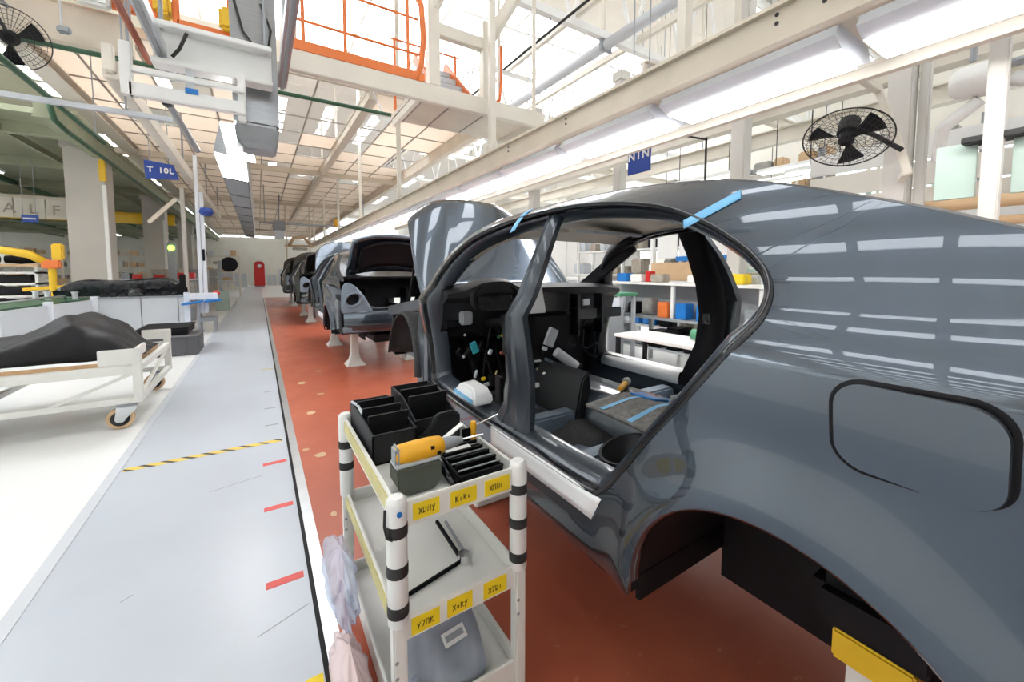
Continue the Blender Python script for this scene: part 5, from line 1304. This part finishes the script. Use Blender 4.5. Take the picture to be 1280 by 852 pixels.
o = MB().tube((5.70, -3, 6.0-.16), (5.70, 22, 6.0-.16), .10, 14).build('roof_pipe', 'lgrey', smooth='auto'); solo(o, (5.7, 8, 5.84)); tag(o, 'thick grey pipe slung under the roof trusses', 'pipe')
for y in (1.4, 5.7, 10, 14.5, 19): MB().box(5.56, 5.84, y-.03, y+.03, 5.73, 5.98).build('pipe_clamp', 'mgrey', o)
for x, lab in ((7.4, 'black cable tray rail under the trusses, beyond the grey pipe'), (4.38, 'thin black cable rail under the trusses, before the grey pipe')):
    o = MB().tube((x, -3, 5.7), (x, 22, 5.7), .022, 8).build('cable_rail', 'rubber', smooth='auto'); solo(o, (x, 8, 5.7)); tag(o, lab, 'cable')
    for y in (1.4, 5.7, 10, 14.5, 19): MB().tube((x, y, 5.7), (x, y, 5.95), .012, 6).build('clip', 'mgrey', o)
for k, (x, y) in enumerate(((4.4, 7.2), (6.6, 3.4), (8.2, 6.6), (9.4, 3.0), (7.0, 9.5), (10.5, 8.5))):
    r = thing('roof_lamp', 'white strip lamp hung high among the roof trusses', 'lamp', (x, y, 5.5), 'strip lamps among the trusses')
    MB().box(x-.6, x+.6, y-.09, y+.09, 5.52, 5.62).build('housing', 'white', r, bevel=.01); MB().box(x-.57, x+.57, y-.07, y+.07, 5.505, 5.52).build('diffuser', 'lamp2', r)
    for q in (-.4, .4): MB().tube((x+q, y, 5.6), (x+q, y, HZ), .008, 6).build('wire', 'mgrey', r)
for i in range(7):
    x = 5.0 + 1.6*i
    o = MB().beam((x, -4.8, 6.20), (x, 22, 6.20), .09, .12).build('purlin', 'cream'); solo(o, (x, 8, 6.15)); tag(o, 'cream roof purlin lying across the trusses', 'purlin', 'roof purlins over the bench bay')
# small parts hung over the far line
hb = thing('hanging_box', 'dark grey control box hung over the far line', 'box', (.9, 22, 3.6))
MB().box(.65, 1.15, 22, 22.4, 3.5, 3.95).build('box_body', 'mgrey', hb, bevel=.02); MB().tube((.9, 22.2, 3.9), (.95, 22.2, 5.2), .03, 8).build('hanger', 'mgrey', hb); MB().box(.7, 1.1, 22, 22.1, 3.1, 3.5).build('pendant', 'lgrey', hb, bevel=.02)
hr = thing('cross_rail', 'thin grey cross rail with yellow lamp over the far line', 'rail', (2, 20, 3.6))
MB().tube((.1, 20, 3.62), (4.4, 20, 3.62), .04, 8).build('bar', 'mgrey', hr); MB().box(3.0, 3.22, 19.9, 20.1, 3.60, 3.95).build('yellow_lamp', 'drillo', hr, bevel=.04)
for x in (.3, 4.3): MB().tube((x, 20, 3.62), (x, 20, 5.2), .02, 6).build('hanger', 'mgrey', hr)
wm = thing('weld_gantry', 'brown tool gantry with hoses over the far cars', 'gantry', (2.0, 24, 2))
for x in (1.3, 2.4): MB().tube((x, 24, 2.2), (x, 24, 5.15), .04, 8).build('leg', 'beige', wm)
MB().tube((1.2, 24, 2.9), (2.6, 24, 2.9), .05, 8).build('bar', 'tan', wm); MB().path([(1.4, 24, 2.9), (1.6, 23.9, 3.3), (2.1, 23.9, 3.35), (2.4, 24, 3.0)], .09, 8).build('hose', 'tan', wm, smooth=True)
MB().obox((1.9, 24, 2.75), (.7, .3, .14)).build('tool_head', 'clutter', wm, bevel=.03)
# ================================================================ wall fans
def fan(label, c, nrm, R, mount, motor_m='rubber'):
    r = thing('wall_fan', label, 'fan', tuple(c))
    n = Vector(nrm).normalized(); a = n.cross(Vector((0, 0, 1))).normalized(); b = a.cross(n)
    C = Vector(c)
    def P(u, v, d): return C + a*u + b*v + n*d
    cg = MB()
    def circ(rr, d, th=.0035, k=40): return [P(rr*math.cos(2*PI*i/k), rr*math.sin(2*PI*i/k), d) for i in range(k)]
    MB().path(circ(R, 0), .006, 6, True).build('guard_rim', 'rubber', r, smooth=True)
    for s_, nm in ((1, 'front_guard'), (-1, 'rear_guard')):
        g = MB()
        for q in (.25, .42, .58, .74, .88): g.path(circ(R*q, s_*.075*R/.3*math.sqrt(1-q*q*.8)), .0018, 4, True)
        for i in range(40):
            t = 2*PI*i/40
            g.path([P(R*q*math.cos(t), R*q*math.sin(t), s_*.075*R/.3*math.sqrt(max(0, 1-q*q))) for q in (.12, .4, .7, .9, 1.0)], .0016, 4)
        ob = g.build(nm, 'rubber', r); ob['kind'] = 'stuff'
    MB().lathe([(0, -.02), (.055, -.02), (.06, .0), (.05, .02), (0, .024)], (0, 0, 0), 'Z', 16)
    for i in range(3):
        t0 = 2*PI*i/3 + .5; rows = []
        for q in (.14, .3, .5, .7, .86):
            w_ = .10 + .26*math.sin(q*PI*.55)
            rows.append([P(R*q*math.cos(t0+w_*k), R*q*math.sin(t0+w_*k), .02*k) for k in (-1, -.5, 0, .5, 1)])
        MB().grid(rows).build('blade', 'black', r, smooth=True, solid=.004)
    g = MB(); g.tube(P(0, 0, .03), P(0, 0, -.04), .055*R/.3, 16); g.build('hub', 'black', r, smooth='auto')
    MB().tube(P(0, 0, -.06), P(0, 0, -.20*R/.3), .075*R/.3, 18).build('motor', motor_m, r, smooth='auto')
    MB().path([P(0, 0, -.17*R/.3), Vector(mount)*.5 + P(0, 0, -.2)*.5, Vector(mount)], .02, 8).build('bracket', 'rubber', r, smooth=True)
    return r
fan('black wall fan on the slanted cream strut above the car roof', (4.2, 1.40, 2.70), (-.55, -.10, -.80), .30, (4.56, 1.14, 2.60))
fan('black caged fan hung from the beige fascia by the boarded ceiling', (-2.28, 7.0, 4.22), (.25, -.9, -.35), .32, (-2.5, 7.4, 4.6))
fb = thing('fan_bracket', 'grey hanger arm carrying the caged fan at the beige fascia', 'bracket', (-2.5, 7.4, 4.6))
MB().tube((-2.5, 7.4, 4.56), (-2.5, 7.4, 4.86), .025, 8).build('drop', 'mgrey', fb); MB().tube((-2.5, 7.4, 4.84), (-2.5, 7.66, 4.84), .025, 8).build('arm', 'mgrey', fb)
# ================================================================ right side beyond the cars
def white_column(label, x, y, w_, z1, m='colw', grp=None):
    r = thing('steel_column', label, 'column', (x, y, 0), grp)
    MB().box(x-w_/2, x+w_/2, y-w_/2, y+w_/2, 0, z1).build('shaft', m, r, bevel=.012)
    MB().box(x-w_*.75, x+w_*.75, y-w_*.75, y+w_*.75, 0, .03).build('base_plate', 'mgrey', r)
    MB().box(x-w_*.65, x+w_*.65, y-w_*.65, y+w_*.65, z1-.2, z1).build('head', m, r, bevel=.01)
    return r
white_column('round-edged white column with the slanted strut near the black fan', 5.0, 1.27, .17, 6.0)
white_column('slim white post beside the column near the black fan', 5.05, 1.13, .07, 6.0)
white_column('white column seen beyond the middle of the car roof', 6.0, 3.25, .20, 6.0)
white_column('white column behind the small blue sign', 7.0, 6.5, .22, 6.0)
white_column('white column beyond the sign, by the raised hood', 6.55, 9.2, .24, 6.0)
white_column('white column far down the bench bay', 7.6, 13.5, .24, 6.0, grp='far bench bay columns')
white_column('white column far down the bench bay', 7.6, 18, .24, 6.0, grp='far bench bay columns')
st = thing('slanted_strut', 'slanted cream steel strut carrying the black fan', 'strut', (4.62, 1.2, 2.4))
MB().beam((4.62, 1.10, 2.40), (4.62, 1.34, 3.2), .07, .05).build('strut_bar', 'cream', st, bevel=.006)
MB().beam((4.62, 1.33, 3.16), (3.46, 1.33, 3.16), .05, .05).build('tie_bar', 'cream', st, bevel=.006)
MB().beam((4.62, 1.12, 2.42), (4.905, 1.22, 2.42), .05, .05).build('tie_bar', 'cream', st, bevel=.006)
# post with pale green boards
bd = thing('board_post', 'white post carrying two pale green boards past the rear of the car', 'post', (3.75, .52, 0))
MB().box(3.71, 3.79, .49, .57, 0, 3.6).build('post', 'colw', bd, bevel=.008)
MB().box(3.80, 3.82, .60, .78, 2.06, 2.40).build('board', 'paleg', bd, bevel=.003)
MB().box(3.80, 3.82, .30, .46, 2.06, 2.42).build('board', 'paleg', bd, bevel=.003)
MB().box(3.72, 3.86, .40, .66, 2.38, 2.42).build('clamp', 'rubber', bd, bevel=.006)
# horizontal pipes and slatted partition
for k, (x, z, r_, m, lab) in enumerate(((5.2, 2.18, .055, 'tan', 'upper tan pipe running past the rear of the car'), (5.25, 2.02, .04, 'tan', 'lower tan pipe beneath the upper one past the rear of the car'), (5.3, 1.86, .03, 'rust', 'rust red pipe under the tan pipes past the rear of the car'))):
    o = MB().tube((x, -4, z), (x, 2.4, z), r_, 12).build('wall_pipe', m, smooth='auto'); solo(o, (x, 0, z)); tag(o, lab, 'pipe')
    for y in (-2.2, -.4, 1.0, 2.2): MB().box(x-.02, x+.02, y-.02, y+.02, 0, z-r_+.005).build('stand', 'mgrey', o)
pt = thing('slatted_partition', 'cream partition of horizontal boards behind the white column', 'partition', (6.6, .6, 0))
for k in range(9): MB().box(6.6, 6.64, -3, 2.6, .5+.30*k, .77+.30*k).build('board', ('cream', 'wall', 'white')[k % 3], pt, bevel=.006)
for y in (-2.8, -.6, 1.0, 2.5): MB().box(6.65, 6.72, y-.04, y+.04, 0, 3.3).build('upright', 'mgrey', pt)
# grey machine housing and white tank upper right
tk = thing('white_tank', 'white tank with pipework high past the rear of the car', 'tank', (4.6, .55, 2.9))
MB().lathe([(0, -.14), (.09, -.13), (.12, -.07), (.12, .08), (.08, .13), (0, .14)], (4.7, .78, 3.05), 'Y', 20).build('tank_shell', 'white', tk, smooth='auto')
MB().path([(4.7, .75, 2.9), (4.75, .95, 2.75), (4.9, 1.0, 2.55), (4.95, .8, 2.4)], .045, 10).build('elbow', 'white', tk, smooth=True)
MB().path([(4.7, .6, 3.0), (4.7, .4, 2.9), (4.75, .3, 2.5), (4.8, .3, 0)], .05, 10).build('down_pipe', 'white', tk, smooth=True)
MB().tube((4.66, .62, 3.1), (4.66, .5, 3.1), .03, 10).build('valve', 'mgrey', tk); MB().tube((4.7, .8, 3.2), (4.7, .8, 6.0), .02, 8).build('hanger', 'mgrey', tk)
hs = thing('machine_housing', 'grey sheet metal machine housing beyond the rear of the car', 'housing', (5.8, -.2, 0))
MB().box(5.4, 6.4, -1.2, .42, 0, 3.1).build('cabinet', 'lgrey', hs, bevel=.02)
MB().box(5.385, 5.4, -.9, .3, .3, 1.8).build('door', 'mgrey', hs, bevel=.006)
sgr = thing('hanging_sign', 'small blue sign with white letters half hidden by the linear lamps', 'sign', (4.2, 3.6, 3))
sbr = MB().box(4.20, 4.22, 3.40, 3.76, 2.86, 3.20).build('board', 'blue', sgr, bevel=.003)
text('letter', 'NIN', .15, 'white', sbr, (4.195, 3.58, 3.08), (PI/2, 0, -PI/2), bold=.003, adv=.75)
for y in (3.45, 3.7): MB().tube((4.21, y, 3.2), (4.21, y, 6.0), .008, 6).build('hanger', 'mgrey', sgr)
dp = MB().tube((4.05, 2.56, 2.3), (4.05, 2.56, 3.0), .012, 8).build('hose_drop', 'rubber', smooth='auto'); solo(dp, (4.05, 2.56, 2.3)); tag(dp, 'thin black hose hanging behind the car roof', 'hose')
MB().tube((4.05, 2.56, 2.98), (3.466, 2.56, 2.94), .010, 6).build('hose_arm', 'rubber', dp)
# pendant lamps in the bench bay
for k, (x, y, z) in enumerate(((6.85, 2.2, 3.05), (8.45, 3.4, 3.5), (7.2, 4.6, 3.3), (9.2, 6.4, 3.6), (10, 4.2, 3.6), (8.6, 1.4, 3.3))):
    r = thing('pendant_lamp', 'white trough pendant lamp in the bay behind the car', 'lamp', (x, y, z), 'pendant lamps in the bench bay')
    MB().prism([(x-.14, z), (x-.05, z+.08), (x+.05, z+.08), (x+.14, z)], y-.8, y+.8, 'Y').build('reflector', 'white', r); MB().box(x-.10, x+.10, y-.78, y+.78, z-.012, z).build('tube_light', 'lamp2', r)
    for q in (-.5, .5): MB().tube((x, y+q, z+.07), (x, y+q, HZ), .008, 6).build('wire', 'rubber', r)
girder('bay_beam', 'long pale crane beam behind the black fan', (6.4, -4, 3.95), (6.4, 22, 3.95), .2, .3, 'cream')
girder('bay_beam', 'pale beam beyond the crane beam in the bench bay', (9.0, -4, 4.3), (9.0, 22, 4.3), .2, .3, 'cream')
for y in (-1, 4, 9, 14):
    girder('bay_cross_beam', 'cream cross beam in the bench bay', (5.1, y+.3, 4.7), (15.8, y+.3, 4.7), .14, .2, 'cream', grp='cross beams of the bench bay')
# ---------------------------------------------------------------- workbenches seen through the car
b = bench('white_bench', 'white topped bench with black legs seen through the car', 4.20, 4.85, 2.2, 3.95, .72, 'white', 'black')
bench('steel_bench', 'grey steel bench behind the white bench', 5.3, 6.0, 2.0, 5.6, .86, 'mgrey', 'lgrey', shelf=.35)
def rack(label, x0, x1, y0, y1, zs, m='white', top=None):
    r = thing('storage_rack', label, 'rack', ((x0+x1)/2, (y0+y1)/2, 0))
    z1 = top or zs[-1]+.02
    n = max(1, int(round((y1-y0)/1.3)))
    for i in range(n+1):
        y = y0 + (y1-y0)*i/n
        for x in (x0, x1): MB().box(x-.025, x+.025, y-.025, y+.025, 0, z1).build('upright', m, r)
    for z in zs: MB().box(x0-.02, x1+.02, y0, y1, z-.03, z).build('shelf', m, r)
    return r
rack('tall white rack with back boards behind the benches', 6.6, 7.1, 3.2, 7.4, (.5, 1.0, 1.52, 2.05), top=2.3)
for i in range(4): pass
rn = random.Random(9)
def goods(x, y, z, sx, sy, sz, m, name, cat, label, grp):
    z += .002; o = MB().box(x-sx/2, x+sx/2, y-sy/2, y+sy/2, z, z+sz).build(name, m, bevel=min(sx, sy, sz)*.12); solo(o, (x, y, z)); tag(o, label, cat, grp); return o
kinds = (('carton', 'carton', 'pale carton on the tall white rack', 'clutter'), ('parts_bin', 'bin', 'blue bin on the tall white rack', 'blue2'), ('carton', 'carton', 'white carton on the tall white rack', 'white'), ('parts_bin', 'bin', 'black bin on the tall white rack', 'black'), ('parts_bin', 'bin', 'red bin on the tall white rack', 'red'), ('carton', 'carton', 'grey carton on the tall white rack', 'lgrey'))
for z in (.5, 1.0, 1.52, 2.05):
    y = 3.35
    while y < 7.3:
        k = rn.choices(range(6), (4, 2, 5, 3, 1, 4))[0]; sy = rn.uniform(.16, .42)
        if rn.random() < .8: goods(6.80, y+sy/2, z, .3, sy*.92, rn.uniform(.14, .36), kinds[k][3], kinds[k][0], kinds[k][1], kinds[k][2], 'goods on the tall white rack')
        y += sy + rn.uniform(.02, .12)
# pin boards, red box, blue bins, green rail
pbd = thing('notice_board', 'white framed notice boards with blue lower edge seen through the car', 'board', (6.0, 4.2, 0))
for y in (3.42, 3.86, 4.30): MB().box(6.05, 6.08, y, y+.40, 1.82, 2.30).build('sheet', 'white', pbd, bevel=.004)
MB().box(6.03, 6.06, 3.42, 4.3, 1.76, 1.84).build('blue_edge', 'blue2', pbd)
MB().box(6.02, 6.07, 3.35, 4.8, 1.42, 1.74).build('grey_panel', 'tan', pbd, bevel=.004)
for y in (3.32, 4.8): MB().box(6.03, 6.09, y-.03, y+.03, 0, 2.4).build('post', 'white', pbd)
MB().box(6.02, 6.10, 3.3, 4.83, 1.38, 1.43).build('rail', 'white', pbd)
goods(5.55, 4.435, 1.41, .14, .11, .18, 'red', 'red_box', 'box', 'small red box on the bench frame seen through the car', None)
fr = thing('bench_gantry', 'white overhead frame standing on the steel bench', 'frame', (5.6, 4, .86))
for y in (2.6, 3.9, 5.2): MB().box(5.40, 5.45, y-.025, y+.025, .86, 1.40).build('upright', 'white', fr); 
MB().box(5.35, 5.75, 2.55, 5.25, 1.37, 1.41).build('shelf', 'white', fr); MB().box(5.72, 5.75, 2.55, 5.25, .86, 1.36).build('back_sheet', 'mgrey', fr)
for y, mm, lab in ((3.72, 'blue2', 'blue bin on the steel bench beside the orange bin'), (3.38, 'blue2', 'blue bin on the steel bench beside the brown bin'), (4.05, 'orange', 'orange bin on the steel bench'), (3.15, 'rust', 'brown bin on the steel bench')):
    r = thing('bench_bin', lab, 'bin', (5.42, y, 1.0)); MB().box(5.36, 5.56, y-.09, y+.09, .86, 1.10).build('bin_body', mm, r, bevel=.01); MB().box(5.355, 5.40, y-.07, y+.07, 1.0, 1.06).build('lip', mm, r)
gr = thing('green_table', 'green topped narrow table with grey legs seen behind the dashboard', 'table', (4.9, 5, 0))
MB().box(4.70, 5.1, 4.3, 6.1, 1.20, 1.25).build('table_top', 'green2', gr, bevel=.006)
for x in (4.74, 5.06):
    for y in (4.36, 5.2, 6.04): MB().box(x-.025, x+.025, y-.025, y+.025, 0, 1.2).build('leg', 'lgrey', gr)
MB().box(4.72, 4.74, 4.36, 6.04, .45, 1.18).build('front_panel', 'lgrey', gr)
cbn = thing('grey_cabinet', 'dark grey cabinet under the green table end', 'cabinet', (4.6, 4.6, 0)); MB().box(4.35, 4.68, 4.2, 4.9, 0.04, 1.0).build('cabinet_body', 'mgrey', cbn, bevel=.01); MB().box(4.345, 4.35, 4.23, 4.87, .1, .95).build('door', 'lgrey', cbn); MB().box(4.38, 4.65, 4.23, 4.87, 0, .05).build('plinth', 'black', cbn)
gl = thing('green_roll', 'dark green roll lying on the bench at the rear window', 'roll', (5.0, 2.3, .72))
MB().tube((4.55, 2.25, .80), (4.60, 3.0, .80), .07, 16).build('roll_body', 'green2', gl, smooth='auto'); MB().tube((4.55, 2.22, .80), (4.55, 2.25, .80), .03, 12).build('core', 'tan', gl)
rq = random.Random(17)
y = 2.15
while y < 5.4:
    sy = rq.uniform(.16, .34); goods(5.6, y+sy/2, .35, .4, sy*.9, rq.uniform(.15, .38), (cm := rq.choice(('mgrey', 'black', 'brickg', 'lgrey'))), 'shelf_crate', 'crate', {'mgrey': 'mid grey', 'black': 'black', 'brickg': 'brownish grey', 'lgrey': 'pale grey'}[cm] + ' crate on the lower shelf of the steel bench', 'crates under the steel bench'); y += sy+.03
for y, mm, h in ((2.75, 'mgrey', .22), (4.45, 'brickg', .28), (4.75, 'black', .2), (5.02, 'lgrey', .3)): goods(5.58, y, .86, .22, .2, h, mm, 'bench_case', 'case', {'mgrey': 'mid grey', 'brickg': 'brownish', 'black': 'black', 'lgrey': 'pale grey'}[mm] + ' tool case against the back sheet of the steel bench', 'tool cases on the steel bench')
for y, mm in ((2.95, 'labely'), (3.55, 'white'), (4.22, 'clutter'), (4.64, 'white'), (4.95, 'blue2')): goods(5.52, y, 1.41, .2, .24, .12+.05*(y % .5), mm, 'shelf_carton', 'carton', {'labely': 'yellow carton', 'white': 'white carton', 'clutter': 'brown carton', 'blue2': 'blue carton'}[mm] + ' on the frame shelf over the steel bench', 'cartons on the bench frame shelf')
# white panelled screen with dark slot, behind the hood
sc_ = thing('white_screen', 'white wall screen with dark slots seen through the windscreen opening', 'screen', (7.6, 8.6, 0))
for k in range(5): MB().box(7.8, 7.85, 6.6+.9*k, 7.46+.9*k, .3, 2.9).build('panel', 'white', sc_, bevel=.006)
for k in (0, 2): MB().box(7.785, 7.80, 6.9+.9*k, 7.0+.9*k, 1.9, 2.4).build('slot', 'black', sc_)
MB().box(7.77, 7.80, 7.6, 7.75, 1.7, 1.95).build('switch', 'mgrey', sc_)
MB().box(7.86, 7.95, 6.6, 11.1, 0, .3).build('plinth', 'mgrey', sc_)
lc = thing('low_counter', 'grey low counter in front of the white wall screen', 'counter', (7, 8.5, 0))
MB().box(6.95, 7.5, 7.65, 11, 0, 1.35).build('body', 'lgrey', lc, bevel=.02); MB().box(6.9, 7.55, 7.6, 11.05, 1.35, 1.42).build('top', 'white', lc, bevel=.01)
# glazed pale green partition
gp = thing('glazed_partition', 'pale green glazed partition behind the rear window', 'partition', (8.3, 3.2, 0))
for k in range(7):
    y = .2 + .75*k; MB().box(8.3, 8.36, y-.03, y+.03, 0, 3.0).build('mullion', 'paleg', gp)
for z in (.9, 1.6, 2.3, 3.0): MB().box(8.29, 8.37, .2, 4.7, z-.03, z+.03).build('transom', 'paleg', gp)
MB().box(8.31, 8.35, .2, 4.7, 0, .9).build('base_panel', 'paleg', gp)
for k in range(6):
    for z in (.93, 1.63, 2.33): MB().box(8.325, 8.335, .23+.75*k, .92+.75*k, z, z+.64).build('pane', 'glass', gp)
# clutter racks far right behind the lamps
def rack_goods(label, x0, y0, y1, zs, glabel, grp, seed):
    rack(label, x0, x0+.6, y0, y1, zs, 'cream'); q = random.Random(seed)
    for z in zs:
        y = y0+.1
        while y < y1-.3:
            sy = q.uniform(.2, .5)
            if q.random() < .75: goods(x0+.3, y+sy/2, z, .4, sy*.9, q.uniform(.15, .4), q.choice(('clutter', 'cream', 'lgrey', 'tan', 'brickg')), 'stored_box', 'box', glabel, grp)
            y += sy+.05
rack_goods('tall cream rack far behind the car roof', 11.5, 2, 9, (.6, 1.2, 1.8, 2.4, 3.0, 3.6, 4.2), 'stored box on the tall cream rack behind the car roof', 'boxes on the far cream rack', 1)
rack_goods('cream rack far along the line behind the hoods', 9.5, 10.5, 19, (.6, 1.2, 1.8, 2.4, 3.0), 'stored box on the cream rack far behind the raised hoods', 'boxes on the far rack down the line', 2)
# ================================================================ stands under the cars
def stand(x, y, z1, label, grp):
    z1 -= .002
    r = thing('car_stand', label, 'stand', (x, y, .012), grp)
    MB().loft([[(x+a*w_, y+b_*w_, z) for a, b_ in ((-1, -1), (1, -1), (1, 1), (-1, 1))] for w_, z in ((.15, .012), (.15, .03), (.09, .10), (.06, .22), (.055, z1-.08))]).build('pedestal', 'offwhite', r, bevel=.008)
    MB().box(x-.08, x+.08, y-.08, y+.08, z1-.08, z1).build('pad', 'yellow', r, bevel=.006)
for i, dy in enumerate((0, 6.75, 13.5, 20.2)):
    for x, sd in ((1.325, 'near'), (2.285, 'far')):
        for y in (.31, 2.45):
            stand(x, y+dy, .665 if y < 1 else .565, ('white stand with yellow pad showing inside the rear wheel arch by the cart' if (i == 0 and y < 1 and x < 2) else ('white stand hidden under the floor of the shell by the cart', 'white stand under the second shell along the line', 'white stand under the third shell along the line', 'white stand under the farthest shell')[i]), ('stands under the shell by the cart', 'stands under the second shell', 'stands under the third shell', 'stands under the farthest shell')[i])
